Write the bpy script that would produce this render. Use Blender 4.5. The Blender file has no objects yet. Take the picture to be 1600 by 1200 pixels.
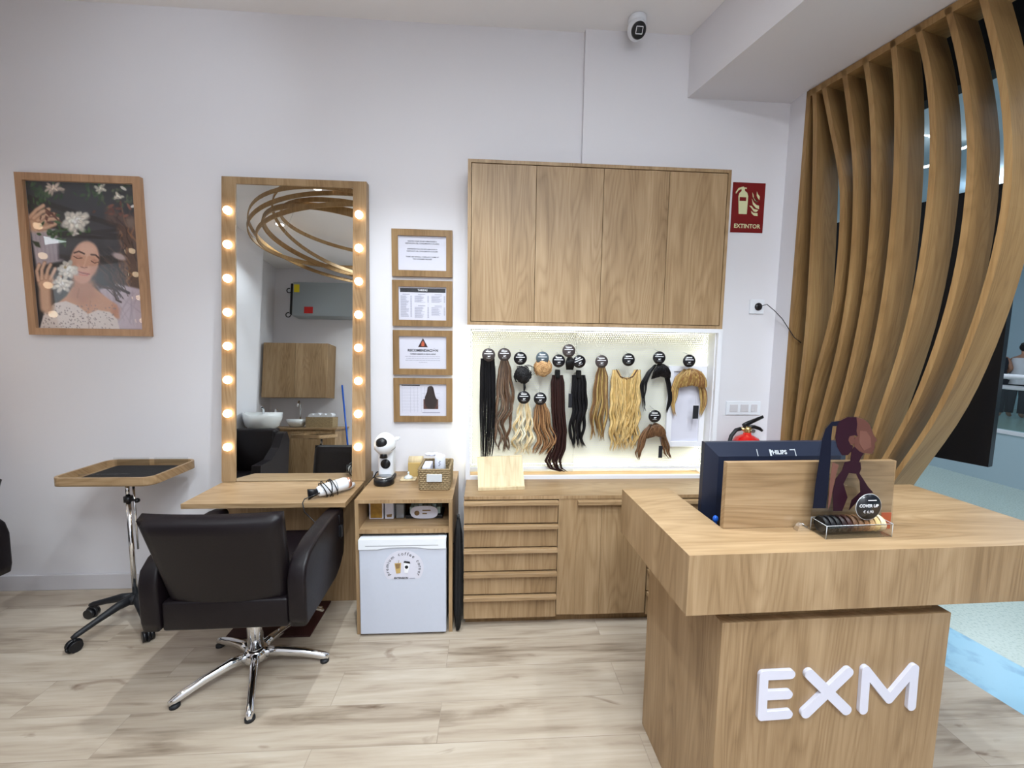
import bpy, bmesh, math, random
import numpy as np
from mathutils import Vector, Matrix
R = math.radians
random.seed(7)
SC = bpy.context.scene
COL = SC.collection

# ------------------------------------------------------------------ camera
F, CD, YAW, PIT, ROL, CH = 645.32, 2.605, 0.0632, 0.0941, 0.0143, 1.55
fwd = Vector((math.sin(YAW)*math.cos(PIT), math.cos(YAW)*math.cos(PIT), -math.sin(PIT)))
rt = Vector((math.cos(YAW), -math.sin(YAW), 0)); up = rt.cross(fwd)
rv = math.cos(ROL)*rt + math.sin(ROL)*up; uv_ = -math.sin(ROL)*rt + math.cos(ROL)*up
CP = Vector((0, -CD, CH))
cam = bpy.data.cameras.new('camera'); cam.sensor_width = 36; cam.lens = F/1600*36
cam.clip_start = .05; cam.clip_end = 200
co = bpy.data.objects.new('camera', cam); COL.objects.link(co)
m3 = Matrix((rv, uv_, -fwd)).transposed()
co.matrix_world = Matrix.Translation(CP) @ m3.to_4x4()
SC.camera = co

def U(u, v, x=None, y=None, z=None, n=None, q=None):
    """a pixel of the photograph turned into a point on a known plane"""
    d = rv*((u-800)/F) + uv_*((600-v)/F) + fwd
    if x is not None: t = (x-CP[0])/d[0]
    elif y is not None: t = (y-CP[1])/d[1]
    elif z is not None: t = (z-CP[2])/d[2]
    else: t = (Vector(q)-CP).dot(Vector(n))/d.dot(Vector(n))
    return CP + t*d

# ------------------------------------------------------------------ view + world
SC.view_settings.view_transform = 'Standard'; SC.view_settings.look = 'None'
SC.view_settings.gamma = 1; SC.view_settings.use_curve_mapping = False
SC.view_settings.exposure = 0.06
W = bpy.data.worlds.new('world'); SC.world = W; W.use_nodes = True
W.node_tree.nodes['Background'].inputs[0].default_value = (.75, .85, 1, 1)
W.node_tree.nodes['Background'].inputs[1].default_value = .25

# ------------------------------------------------------------------ lights of the room
def lamp(kind, name, loc, energy, color=(1, 1, 1), size=.05, aim=None, cone=150, blend=.6, size_y=None):
    l = bpy.data.lights.new(name, kind); l.energy = energy; l.color = color
    if kind == 'AREA':
        l.size = size; l.shape = 'RECTANGLE' if size_y else 'DISK'
        if size_y: l.size_y = size_y
    else:
        l.shadow_soft_size = size
        if kind == 'SPOT': l.spot_size = R(cone); l.spot_blend = blend
    o = bpy.data.objects.new(name, l); COL.objects.link(o); o.location = loc
    d = (Vector(aim)-Vector(loc)) if aim else Vector((0, 0, -1))
    o.rotation_euler = d.to_track_quat('-Z', 'Y').to_euler()
    return o
CEIL = 3.40
NEUT = (.86, .95, 1.0); COOL = (.82, .91, 1)
SPOTS = [(-.42, -1.12, 142), (-1.72, -1.83, 20), (.66, -1.75, 48), (.3, -2.5, 20), (-2.55, -1.2, 9), (1.20, -1.9, 80), (-1.6, -3.1, 40), (-2.5, -2.7, 34)]  # chair, hoop and desk spots inferred from the light; others added as fill
for i, (x, y, e) in enumerate(SPOTS):
    lamp('SPOT', 'downlight_beam', (x, y, 3.36), e, NEUT, .03, cone=(102 if i == 0 else 118), blend=.55)
lamp('SPOT', 'downlight_beam', (-1.4, -1.5, 3.30), 30, COOL, .05, aim=(-1.75, 0, 2.95), cone=60, blend=1)
FILL_PANELS = [(.1, -3.5), (1.2, -3.5), (.1, -2.6)]  # added panels out of view that even out the room light
for x, y in FILL_PANELS:
    lamp('AREA', 'fill_panel', (x, y, 3.37), 44, NEUT, .58, size_y=.58)
for x, y in ((4.2, -2.5), (4.2, .8), (4.4, 4.5), (9.5, 4), (10, 9)):
    lamp('AREA', 'mall_fill', (x, y, 4.3), 58, COOL, 1.6, size_y=1.6)  # added lamp out of view, brightens the mall
    lamp('AREA', 'mall_fill_up', (x, y, 4.385), 75, COOL, 1.2, aim=(x, y, 5), size_y=1.2)  # added upward lamp, brightens the mall ceiling

# ------------------------------------------------------------------ materials
MAT = {}
def nt(name):
    m = bpy.data.materials.new(name); m.use_nodes = True; MAT[name] = m
    return m, m.node_tree.nodes, m.node_tree.links, m.node_tree.nodes['Principled BSDF']
def plain(name, col, rough=.5, metal=0, spec=.5, emit=0, trans=0, ior=1.45, coat=0, noise=0, nscale=8, bump=0):
    m, N, L, b = nt(name)
    c = tuple(col)+(1,)
    b.inputs['Base Color'].default_value = c; b.inputs['Roughness'].default_value = rough
    b.inputs['Metallic'].default_value = metal; b.inputs['Specular IOR Level'].default_value = spec
    b.inputs['IOR'].default_value = ior; b.inputs['Transmission Weight'].default_value = trans
    b.inputs['Coat Weight'].default_value = coat
    if emit: b.inputs['Emission Color'].default_value = c; b.inputs['Emission Strength'].default_value = emit
    if noise or bump:
        tc = N.new('ShaderNodeTexCoord'); nz = N.new('ShaderNodeTexNoise'); nz.inputs['Scale'].default_value = nscale
        nz.inputs['Detail'].default_value = 5; L.new(tc.outputs['Object'], nz.inputs['Vector'])
        if noise:
            mx = N.new('ShaderNodeMix'); mx.data_type = 'RGBA'
            mx.inputs[6].default_value = tuple(x*(1-noise) for x in col)+(1,)
            mx.inputs[7].default_value = tuple(min(1, x*(1+noise)) for x in col)+(1,)
            L.new(nz.outputs['Fac'], mx.inputs[0]); L.new(mx.outputs[2], b.inputs['Base Color'])
        if bump:
            bp = N.new('ShaderNodeBump'); bp.inputs['Strength'].default_value = bump; bp.inputs['Distance'].default_value = .004
            L.new(nz.outputs['Fac'], bp.inputs['Height']); L.new(bp.outputs[0], b.inputs['Normal'])
    return m
def srgb(r, g, b):
    f = lambda v: (v/255/12.92) if v/255 <= .04045 else ((v/255+.055)/1.055)**2.4
    return (f(r), f(g), f(b))

def oak(name, mode='auto', lo=(124, 97, 67), mid=(153, 125, 92), hi=(179, 151, 117), rough=.42, fine=1.0):
    m, N, L, b = nt(name)
    tc = N.new('ShaderNodeTexCoord'); sp = N.new('ShaderNodeSeparateXYZ'); L.new(tc.outputs['Object'], sp.inputs[0])
    oi = N.new('ShaderNodeObjectInfo')
    def M(op, a, c=None, d=None):
        n = N.new('ShaderNodeMath'); n.operation = op
        for i, s in enumerate((a, c, d)):
            if s is None: continue
            if isinstance(s, (int, float)): n.inputs[i].default_value = s
            else: L.new(s, n.inputs[i])
        return n.outputs[0]
    rnd = M('MULTIPLY', oi.outputs['Random'], 7.0)
    X, Y, Z = sp.outputs
    xy = M('ADD', X, Y)
    if mode == 'auto':
        g = N.new('ShaderNodeNewGeometry'); s2 = N.new('ShaderNodeSeparateXYZ'); L.new(g.outputs['True Normal'], s2.inputs[0])
        mask = M('GREATER_THAN', M('ABSOLUTE', s2.outputs[2]), .6)
        inv = M('SUBTRACT', 1, mask)
        lng = M('ADD', M('MULTIPLY', X, mask), M('MULTIPLY', Z, inv))
        acr = M('ADD', M('MULTIPLY', Y, mask), M('MULTIPLY', xy, inv))
    elif mode == 'x': lng = X; acr = M('ADD', Z, Y)
    elif mode == 'z': lng = Z; acr = xy
    elif mode == 'zx': lng = Z; acr = X
    else: lng = Y; acr = M('ADD', X, Z)
    acr = M('ADD', acr, rnd)
    def tex(sa, sl, scale=1, det=4, dist=0):
        cb = N.new('ShaderNodeCombineXYZ'); L.new(M('MULTIPLY', acr, sa), cb.inputs[0]); L.new(M('MULTIPLY', lng, sl), cb.inputs[1]); L.new(rnd, cb.inputs[2])
        t = N.new('ShaderNodeTexNoise'); t.inputs['Scale'].default_value = scale; t.inputs['Detail'].default_value = det
        t.inputs['Distortion'].default_value = dist; L.new(cb.outputs[0], t.inputs['Vector']); return t.outputs['Fac']
    a = tex(9, .9, 1, 3, .6)            # broad veneer bands / cathedrals
    w = tex(5, .55, 1, 2, .3)
    rings = M('ABSOLUTE', M('SINE', M('MULTIPLY', w, 70.0)))   # flame figure
    f = tex(260*fine, 6, 1, 2)          # fine pores
    p = tex(90*fine, 4.5, 1, 3)
    v = M('ADD', M('MULTIPLY', a, .55), M('ADD', M('MULTIPLY', rings, .10), M('ADD', M('MULTIPLY', f, .20), M('MULTIPLY', p, .20))))
    cr = N.new('ShaderNodeValToRGB'); e = cr.color_ramp.elements
    e[0].position = .32; e[0].color = srgb(*lo)+(1,); e[1].position = .74; e[1].color = srgb(*hi)+(1,)
    k = e.new(.52); k.color = srgb(*mid)+(1,)
    L.new(v, cr.inputs[0]); L.new(cr.outputs[0], b.inputs['Base Color'])
    b.inputs['Roughness'].default_value = rough; b.inputs['Specular IOR Level'].default_value = .35
    bp = N.new('ShaderNodeBump'); bp.inputs['Strength'].default_value = .12; bp.inputs['Distance'].default_value = .001
    L.new(f, bp.inputs['Height']); L.new(bp.outputs[0], b.inputs['Normal'])
    return m
oak('oak'); oak('oak_x', 'x'); oak('oak_z', 'z')
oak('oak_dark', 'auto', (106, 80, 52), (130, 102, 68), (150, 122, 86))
oak('oak_fin', 'z', (124, 94, 58), (150, 117, 76), (170, 138, 94))
oak('bamboo', 'zx', (176, 154, 118), (206, 186, 150), (222, 206, 172), .5)
plain('wall_paint', srgb(222, 220, 225), .85, spec=.2, bump=.03, nscale=180)
plain('ceiling_paint', srgb(234, 232, 234), .9, spec=.15)
plain('skirting', srgb(206, 203, 208), .5)
plain('white_metal', srgb(226, 226, 232), .4)
plain('white_plastic', srgb(228, 231, 238), .32, coat=.2)
plain('fridge_white', srgb(194, 199, 214), .35, noise=.02, nscale=60)
plain('grey_plastic', srgb(140, 142, 148), .4)
plain('black_plastic', srgb(20, 20, 24), .35)
plain('navy_plastic', srgb(30, 36, 54), .38, noise=.08, nscale=3)
plain('black_rubber', srgb(24, 25, 30), .55)
plain('black_cloth', srgb(10, 10, 13), .75, noise=.3, nscale=30, bump=.4)
plain('leather', srgb(19, 13, 17), .42, spec=.32, noise=.12, nscale=90, bump=.12)
plain('chrome', (.82, .83, .85), .08, metal=1)
plain('steel', (.5, .52, .54), .32, metal=1)
plain('brass', (.75, .55, .25), .3, metal=1)
plain('rose_gold', (.75, .45, .36), .3, metal=1)
plain('mirror_glass', (.86, .89, .88), .0, metal=1)
plain('red_paint', srgb(205, 22, 14), .25, coat=.6)
plain('sign_red', srgb(116, 8, 11), .45)
plain('photolum', srgb(214, 214, 170), .5)
plain('paper', srgb(208, 207, 220), .7)
plain('ink', srgb(22, 22, 30), .6)
plain('grey_ink', srgb(148, 148, 165), .7)
plain('white_ink', srgb(235, 235, 240), .6)
plain('letter_white', srgb(212, 212, 228), .35, coat=.2)
plain('red_brown', srgb(52, 18, 16), .6)
plain('seagrass', srgb(150, 130, 98), .85, noise=.75, nscale=150, bump=1)
plain('card_tan', srgb(190, 160, 100), .7, noise=.1)
plain('gold_card', srgb(150, 112, 40), .5, noise=.6, nscale=40)
plain('orange_card', srgb(190, 84, 44), .6)
plain('blue_plastic', srgb(30, 90, 190), .3)
plain('tape', srgb(196, 200, 205), .25)
plain('tile_white', srgb(205, 210, 212), .15, coat=.5)
plain('basin', srgb(225, 228, 230), .12, coat=.6)
plain('mall_wall', srgb(176, 196, 206), .6)
plain('mall_pale', srgb(178, 200, 196), .6)
plain('panel_black', srgb(16, 16, 20), .3)
plain('bulkhead_black', srgb(10, 10, 11), .6)
plain('skin', srgb(176, 128, 104), .6)
plain('dark_hair', srgb(28, 24, 26), .6)
plain('white_cloth', srgb(215, 215, 220), .8)
plain('dark_cloth', srgb(40, 42, 50), .8)
plain('neon', (1, 1, 1), .4, emit=6)
plain('lamp_lens', (1, .96, .92), .4, emit=12)
plain('bulb', (1, .76, .50), .4, emit=10.5)
plain('led_strip', (1, 1, .74), .4, emit=12)
plain('plum', srgb(42, 16, 28), .4, spec=.25)
plain('print_navy', srgb(17, 19, 36), .4, spec=.25)
plain('print_skin', srgb(92, 58, 50), .4, spec=.25)
plain('print_skin_light', srgb(108, 72, 62), .4, spec=.25)
plain('unit_grey', srgb(150, 158, 162), .4, metal=.3)
plain('yellow_sticker', srgb(210, 190, 20), .6)
plain('red_sticker', srgb(180, 24, 20), .6)
plain('cup_white', srgb(225, 228, 240), .6)

def glassy(name, fac=.07, tint=(1, 1, 1), rough=0.0):
    m, N, L, b = nt(name); N.remove(b)
    t = N.new('ShaderNodeBsdfTransparent'); t.inputs[0].default_value = tuple(tint)+(1,)
    g = N.new('ShaderNodeBsdfGlossy'); g.inputs['Roughness'].default_value = rough
    mx = N.new('ShaderNodeMixShader'); lw = N.new('ShaderNodeLayerWeight'); pw = N.new('ShaderNodeMath'); pw.operation = 'POWER'; pw.inputs[1].default_value = 5
    L.new(lw.outputs['Facing'], pw.inputs[0])
    ad = N.new('ShaderNodeMath'); ad.operation = 'ADD'; ad.inputs[1].default_value = fac; ad.use_clamp = True
    L.new(pw.outputs[0], ad.inputs[0]); L.new(ad.outputs[0], mx.inputs[0]); L.new(t.outputs[0], mx.inputs[1]); L.new(g.outputs[0], mx.inputs[2])
    L.new(mx.outputs[0], N['Material Output'].inputs[0]); return m
glassy('picture_glass', .022)
glassy('acrylic', .035, (.93, .94, .95))
glassy('rail_glass', .05, (.78, .88, .88))

def floor_layer():
    m, N, L, b = nt('wood_floor')
    tc = N.new('ShaderNodeTexCoord'); mp = N.new('ShaderNodeMapping'); mp.inputs['Location'].default_value = (5.3, 5.11, 0)
    L.new(tc.outputs['Object'], mp.inputs[0])
    br = N.new('ShaderNodeTexBrick'); br.offset = .37; br.inputs['Scale'].default_value = 1
    br.inputs['Mortar Size'].default_value = .0012; br.inputs['Mortar Smooth'].default_value = .1; br.inputs['Bias'].default_value = 0
    br.inputs['Brick Width'].default_value = 1.28; br.inputs['Row Height'].default_value = .19
    br.inputs['Color1'].default_value = (0, 0, 0, 1); br.inputs['Color2'].default_value = (1, 1, 1, 1); br.inputs['Mortar'].default_value = (.5, .5, .5, 1)
    L.new(mp.outputs[0], br.inputs['Vector'])
    bw = N.new('ShaderNodeRGBToBW'); L.new(br.outputs['Color'], bw.inputs[0])
    def M(op, a, c):
        n = N.new('ShaderNodeMath'); n.operation = op
        for i, s in enumerate((a, c)):
            if isinstance(s, (int, float)): n.inputs[i].default_value = s
            else: L.new(s, n.inputs[i])
        return n.outputs[0]
    sp = N.new('ShaderNodeSeparateXYZ'); L.new(tc.outputs['Object'], sp.inputs[0])
    def tex(sx, sy, det, dist):
        cb = N.new('ShaderNodeCombineXYZ'); L.new(M('MULTIPLY', sp.outputs[0], sx), cb.inputs[0]); L.new(M('MULTIPLY', sp.outputs[1], sy), cb.inputs[1])
        L.new(M('MULTIPLY', bw.outputs[0], 40), cb.inputs[2])
        t = N.new('ShaderNodeTexNoise'); t.inputs['Scale'].default_value = 1; t.inputs['Detail'].default_value = det; t.inputs['Distortion'].default_value = dist
        L.new(cb.outputs[0], t.inputs['Vector']); return t.outputs['Fac']
    a = tex(1.6, 13, 6, 1.2); c = tex(5, 90, 3, .2); k = tex(3.2, 9, 4, 1.0)
    v = M('ADD', M('ADD', M('MULTIPLY', a, .62), M('MULTIPLY', c, .2)), M('MULTIPLY', bw.outputs[0], .17))
    cr = N.new('ShaderNodeValToRGB'); e = cr.color_ramp.elements
    e[0].position = .27; e[0].color = srgb(122, 106, 90)+(1,); e[1].position = .74; e[1].color = srgb(198, 187, 172)+(1,)
    q = e.new(.45); q.color = srgb(173, 158, 141)+(1,)
    L.new(v, cr.inputs[0])
    kr = N.new('ShaderNodeValToRGB'); kr.color_ramp.elements[0].position = .66; kr.color_ramp.elements[1].position = .80
    kr.color_ramp.elements[0].color = (1, 1, 1, 1); kr.color_ramp.elements[1].color = srgb(150, 124, 104)+(1,)
    L.new(k, kr.inputs[0])
    mu = N.new('ShaderNodeMix'); mu.data_type = 'RGBA'; mu.blend_type = 'MULTIPLY'; mu.inputs[0].default_value = 1
    L.new(cr.outputs[0], mu.inputs[6]); L.new(kr.outputs[0], mu.inputs[7])
    m2 = N.new('ShaderNodeMix'); m2.data_type = 'RGBA'; m2.inputs[7].default_value = srgb(96, 82, 70)+(1,)
    L.new(M('MULTIPLY', br.outputs['Fac'], .4), m2.inputs[0]); L.new(mu.outputs[2], m2.inputs[6]); L.new(m2.outputs[2], b.inputs['Base Color'])
    b.inputs['Roughness'].default_value = .38; b.inputs['Specular IOR Level'].default_value = .35
floor_layer()
def speckle(name, base, dark, scale=60):
    m, N, L, b = nt(name)
    tc = N.new('ShaderNodeTexCoord'); v = N.new('ShaderNodeTexVoronoi'); v.inputs['Scale'].default_value = scale
    nz = N.new('ShaderNodeTexNoise'); nz.inputs['Scale'].default_value = scale*.6; nz.inputs['Detail'].default_value = 6
    L.new(tc.outputs['Object'], v.inputs['Vector']); L.new(tc.outputs['Object'], nz.inputs['Vector'])
    cr = N.new('ShaderNodeValToRGB'); cr.color_ramp.elements[0].position = .38; cr.color_ramp.elements[1].position = .5
    cr.color_ramp.elements[0].color = srgb(*dark)+(1,); cr.color_ramp.elements[1].color = srgb(*base)+(1,)
    L.new(nz.outputs['Fac'], cr.inputs[0]); L.new(cr.outputs[0], b.inputs['Base Color']); b.inputs['Roughness'].default_value = .25
speckle('terrazzo', (176, 188, 180), (158, 172, 164), 120)
speckle('blue_floor', (126, 178, 204), (104, 156, 186), 12)

def perf():
    m, N, L, b = nt('perforated_metal')
    b.inputs['Base Color'].default_value = srgb(226, 226, 214)+(1,); b.inputs['Roughness'].default_value = .45
    tc = N.new('ShaderNodeTexCoord'); sp = N.new('ShaderNodeSeparateXYZ'); L.new(tc.outputs['Object'], sp.inputs[0])
    def M(op, a, c=0):
        n = N.new('ShaderNodeMath'); n.operation = op
        for i, s in enumerate((a, c)):
            if isinstance(s, (int, float)): n.inputs[i].default_value = s
            else: L.new(s, n.inputs[i])
        return n.outputs[0]
    p = .0136
    v = M('DIVIDE', sp.outputs[2], p*.866); vf = M('FLOOR', v)
    off = M('MULTIPLY', M('FLOORED_MODULO', vf, 2), .5)
    fu = M('SUBTRACT', M('FRACT', M('ADD', M('DIVIDE', sp.outputs[0], p), off)), .5)
    fv = M('MULTIPLY', M('SUBTRACT', M('FRACT', v), .5), .866)
    d = M('SQRT', M('ADD', M('MULTIPLY', fu, fu), M('MULTIPLY', fv, fv)))
    hole = M('GREATER_THAN', d, .31)
    L.new(hole, b.inputs['Alpha'])
perf()

# hair: a family of strand materials (own colours; rear strands take the darkest as painted shade)
def hair_mat(name, c):
    m, N, L, b = nt(name)
    col = srgb(*c)
    tc = N.new('ShaderNodeTexCoord'); nz = N.new('ShaderNodeTexNoise'); nz.inputs['Scale'].default_value = 45; nz.inputs['Detail'].default_value = 3
    L.new(tc.outputs['Object'], nz.inputs['Vector']); mx = N.new('ShaderNodeMix'); mx.data_type = 'RGBA'
    mx.inputs[6].default_value = tuple(x*.7 for x in col)+(1,); mx.inputs[7].default_value = tuple(min(1, x*1.3) for x in col)+(1,)
    L.new(nz.outputs['Fac'], mx.inputs[0]); L.new(mx.outputs[2], b.inputs['Base Color'])
    b.inputs['Roughness'].default_value = .42; b.inputs['Specular IOR Level'].default_value = .4
HC = dict(h_black=(7, 6, 9), h_black2=(18, 16, 20), h_dkbrown=(34, 16, 16), h_dkbrown2=(54, 28, 24), h_brown=(96, 66, 44), h_brown2=(120, 86, 58),
          h_ash=(92, 76, 66), h_ash2=(132, 108, 88), h_caramel=(140, 98, 62), h_caramel2=(176, 136, 96), h_gold=(196, 160, 98), h_gold2=(222, 192, 134),
          h_honey=(160, 126, 72), h_honey2=(196, 166, 106), h_plat=(228, 208, 172), h_plat2=(240, 228, 204), h_bun=(170, 128, 84), h_bun2=(200, 160, 112))
for k, c in HC.items(): hair_mat(k, c)

# ------------------------------------------------------------------ mesh helpers
def frame_from(d):
    d = Vector(d).normalized(); a = Vector((0, 0, 1)) if abs(d.z) < .9 else Vector((1, 0, 0))
    x = d.cross(a).normalized(); return x, d.cross(x).normalized()
class B:
    def __init__(s): s.bm = bmesh.new(); s.mi = 0
    def _f(s, vs, smooth=False):
        try: f = s.bm.faces.new(vs); f.smooth = smooth; f.material_index = s.mi; return f
        except ValueError: return None
    def box(s, x0, x1, y0, y1, z0, z1, bev=0, seg=2, smooth=False, M=None):
        t = bmesh.new(); vs = [t.verts.new((x, y, z)) for x in (x0, x1) for y in (y0, y1) for z in (z0, z1)]
        for a in ((0, 1, 3, 2), (4, 6, 7, 5), (0, 4, 5, 1), (2, 3, 7, 6), (0, 2, 6, 4), (1, 5, 7, 3)): t.faces.new([vs[i] for i in a])
        if bev: bmesh.ops.bevel(t, geom=t.edges[:], offset=bev, segments=seg, affect='EDGES', profile=.5)
        bmesh.ops.recalc_face_normals(t, faces=t.faces[:])
        s.merge(t, M, smooth or (bev > .008)); return s
    def merge(s, t, M=None, smooth=None):
        mp = {}
        for v in t.verts: mp[v] = s.bm.verts.new(M @ v.co if M else v.co)
        for f in t.faces:
            g = s._f([mp[v] for v in f.verts], f.smooth if smooth is None else smooth)
        t.free()
    def rings(s, rs, closed=True, cap=True, smooth=True):
        vr = [[s.bm.verts.new(p) for p in r] for r in rs]; n = len(rs[0])
        for a, b in zip(vr, vr[1:]):
            for i in range(n if closed else n-1): s._f([a[i], a[(i+1) % n], b[(i+1) % n], b[i]], smooth)
        if cap: s._f(list(reversed(vr[0]))); s._f(vr[-1])
        return s
    def tube(s, pts, rad, n=8, cap=True):
        pts = [Vector(p) for p in pts]; rs = []
        if not isinstance(rad, (list, tuple)): rad = [rad]*len(pts)
        x = None
        for i, p in enumerate(pts):
            d = (pts[min(i+1, len(pts)-1)]-pts[max(i-1, 0)])
            if d.length < 1e-9: d = Vector((0, 0, 1))
            d.normalize()
            if x is None: x, y = frame_from(d)
            else:
                x = x-d*x.dot(d)
                if x.length < 1e-6: x, _ = frame_from(d)
                x.normalize(); y = d.cross(x)
            r = rad[i]; rx, ry = (r if isinstance(r, tuple) else (r, r))
            rs.append([p+x*math.cos(2*math.pi*k/n)*rx+y*math.sin(2*math.pi*k/n)*ry for k in range(n)])
        return s.rings(rs, cap=cap)
    def cyl(s, p, q, r, r2=None, n=20): return s.tube([p, q], [r, r if r2 is None else r2], n)
    def lathe(s, prof, c=(0, 0, 0), n=24, axis=(0, 0, 1), cap=True):
        c = Vector(c); d = Vector(axis).normalized(); x, y = frame_from(d)
        return s.rings([[c+d*h+x*math.cos(2*math.pi*k/n)*r+y*math.sin(2*math.pi*k/n)*r for k in range(n)] for r, h in prof], cap=cap)
    def ell(s, c, rx, ry, rz, n=20, m=12, M=None):
        c = Vector(c); rs = []
        for j in range(m+1):
            th = math.pi*j/m; sn = max(math.sin(th), .001)
            rs.append([(M @ (c+Vector((rx*sn*math.cos(2*math.pi*k/n), ry*sn*math.sin(2*math.pi*k/n), rz*math.cos(th))))) if M else
                       c+Vector((rx*sn*math.cos(2*math.pi*k/n), ry*sn*math.sin(2*math.pi*k/n), rz*math.cos(th))) for k in range(n)])
        return s.rings(rs)
    def torus(s, c, R_, r, axis=(0, 0, 1), n=32, m=8, a0=0, a1=2*math.pi, sx=1, sy=1):
        d = Vector(axis).normalized(); x, y = frame_from(d); c = Vector(c)
        pts = [c+x*math.cos(a0+(a1-a0)*k/n)*R_*sx+y*math.sin(a0+(a1-a0)*k/n)*R_*sy for k in range(n+1)]
        return s.tube(pts, r, m)
    def prism(s, poly, vec, smooth=False):
        vec = Vector(vec); a = [s.bm.verts.new(p) for p in poly]; b = [s.bm.verts.new(Vector(p)+vec) for p in poly]; n = len(a)
        s._f(list(reversed(a))); s._f(b)
        for i in range(n): s._f([a[i], a[(i+1) % n], b[(i+1) % n], b[i]], smooth)
        return s
    def slab(s, grid_f, nu, nv, thick):
        """a curved sheet with thickness: grid_f(u,v)->(front point, back point)"""
        A = [[None]*(nv+1) for _ in range(nu+1)]; C = [[None]*(nv+1) for _ in range(nu+1)]
        for i in range(nu+1):
            for j in range(nv+1):
                a, b = grid_f(i/nu, j/nv); A[i][j] = s.bm.verts.new(a); C[i][j] = s.bm.verts.new(b)
        for i in range(nu):
            for j in range(nv):
                s._f([A[i][j], A[i+1][j], A[i+1][j+1], A[i][j+1]], True); s._f([C[i][j], C[i][j+1], C[i+1][j+1], C[i+1][j]], True)
        for i in range(nu):
            s._f([A[i][0], C[i][0], C[i+1][0], A[i+1][0]], True); s._f([A[i][nv], A[i+1][nv], C[i+1][nv], C[i][nv]], True)
        for j in range(nv):
            s._f([A[0][j], A[0][j+1], C[0][j+1], C[0][j]], True); s._f([A[nu][j], C[nu][j], C[nu][j+1], A[nu][j+1]], True)
        return s
    def text(s, t, size, M, ext=0, align='CENTER', spacing=1.0, bold=0):
        c = bpy.data.curves.new('t', 'FONT'); c.body = t; c.size = size; c.align_x = align; c.align_y = 'CENTER'; c.extrude = ext; c.space_character = spacing
        c.resolution_u = 3
        if bold: c.offset = bold
        o = bpy.data.objects.new('t', c); COL.objects.link(o); bpy.context.view_layer.update()
        me = bpy.data.meshes.new_from_object(o.evaluated_get(bpy.context.evaluated_depsgraph_get()))
        tb = bmesh.new(); tb.from_mesh(me); s.merge(tb, M)
        bpy.data.objects.remove(o); bpy.data.curves.remove(c); bpy.data.meshes.remove(me); return s

ROOTM = {}
def tagp(o, label=None, cat=None, group=None, kind=None):
    if label: o['label'] = label
    if cat: o['category'] = cat
    if group: o['group'] = group
    if kind: o['kind'] = kind
    return o
def build(name, b, mats, parent=None, local=False, origin=None, label=None, recalc=True):
    if recalc: bmesh.ops.recalc_face_normals(b.bm, faces=b.bm.faces[:])
    me = bpy.data.meshes.new(name)
    if parent is not None:
        root = ROOTM[parent.name]
        if not local: b.bm.transform(root.inverted())
    elif origin is not None: b.bm.transform(Matrix.Translation(-Vector(origin)))
    b.bm.to_mesh(me); b.bm.free()
    if isinstance(mats, str): mats = [mats]
    for k in mats: me.materials.append(MAT[k])
    o = bpy.data.objects.new(name, me); COL.objects.link(o)
    if parent is not None: o.parent = parent; ROOTM[o.name] = ROOTM[parent.name]
    elif origin is not None: o.location = origin; ROOTM[o.name] = Matrix.Translation(Vector(origin))
    else: ROOTM[o.name] = Matrix.Identity(4)
    if label: o['label'] = label
    return o
def thing(name, label, cat, loc=(0, 0, 0), rz=0, group=None, rot=None):
    o = bpy.data.objects.new(name, None); COL.objects.link(o); o.location = loc; o.rotation_euler = rot if rot else (0, 0, rz)
    o.empty_display_size = .1
    ROOTM[o.name] = Matrix.Translation(Vector(loc)) @ o.rotation_euler.to_matrix().to_4x4()
    return tagp(o, label, cat, group)
def single(name, b, mats, label, cat, origin, group=None):
    return tagp(build(name, b, mats, origin=origin), label, cat, group)
def struct(name, b, mats, parent=None, label=None, cat=None):
    o = build(name, b, mats, parent)
    if parent is None: o['kind'] = 'structure'; o['label'] = label or name.replace('_', ' '); o['category'] = cat or name.split('_')[0]
    return o
def kids(o): return [c for c in bpy.data.objects if c.parent == o]
def dup(o, loc=None, rz=None, label=None, group=None, parent=None):
    c = o.copy(); COL.objects.link(c); c.parent = parent
    if loc is not None: c.location = loc
    if rz is not None: c.rotation_euler = (0, 0, rz)
    if label: c['label'] = label
    if group: c['group'] = group
    for k in kids(o): dup(k, parent=c)
    return c
WALLM = Matrix.Rotation(R(90), 4, 'X')       # text standing on a plane that faces -y
def wtext(b, s, size, x, y, z, **k): return b.text(s, size, Matrix.Translation((x, y, z)) @ WALLM, **k)

# ================================================================== SETTING
PX = 1.8544; LS, LC = math.sin(R(12.58)), math.cos(R(12.58))
b = B(); b.prism([(-3.5, .2, -.06), (2.24, .2, -.06), (2.17, 0, -.06), (2.30, -1.0, -.06), (2.85, -5.0, -.06), (-3.5, -5.0, -.06)], (0, 0, .06))
struct('floor', b, 'wood_floor', label='grey beige wood plank floor of the salon', cat='floor')
b = B(); b.prism([(2.24, .2, -.06), (2.17, 0, -.06), (2.30, -1.0, -.06), (2.85, -5.0, -.06), (3.20, -5.0, -.06), (2.66, -.86, -.06), (2.52, .2, -.06), (2.24, 1.9, -.06), (2, 1.9, -.06)], (0, 0, .06))
tagp(struct('floor_blue_stripe', b, 'blue_floor', label='pale blue floor band at the edge of the shop', cat='floor'))
b = B(); b.prism([(2.52, .2, -.06), (2.66, -.86, -.06), (3.20, -5.0, -.06), (6.05, -5, -.06), (6.05, 14, -.06), (.5, 14, -.06), (2.24, 1.9, -.06)], (0, 0, .06))
b.prism([(9.2, -5, -.06), (14.5, -5, -.06), (14.5, 14, -.06), (9.2, 14, -.06)], (0, 0, .06))
struct('floor_mall', b, 'terrazzo', label='grey green terrazzo floor of the mall gallery', cat='floor')
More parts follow.
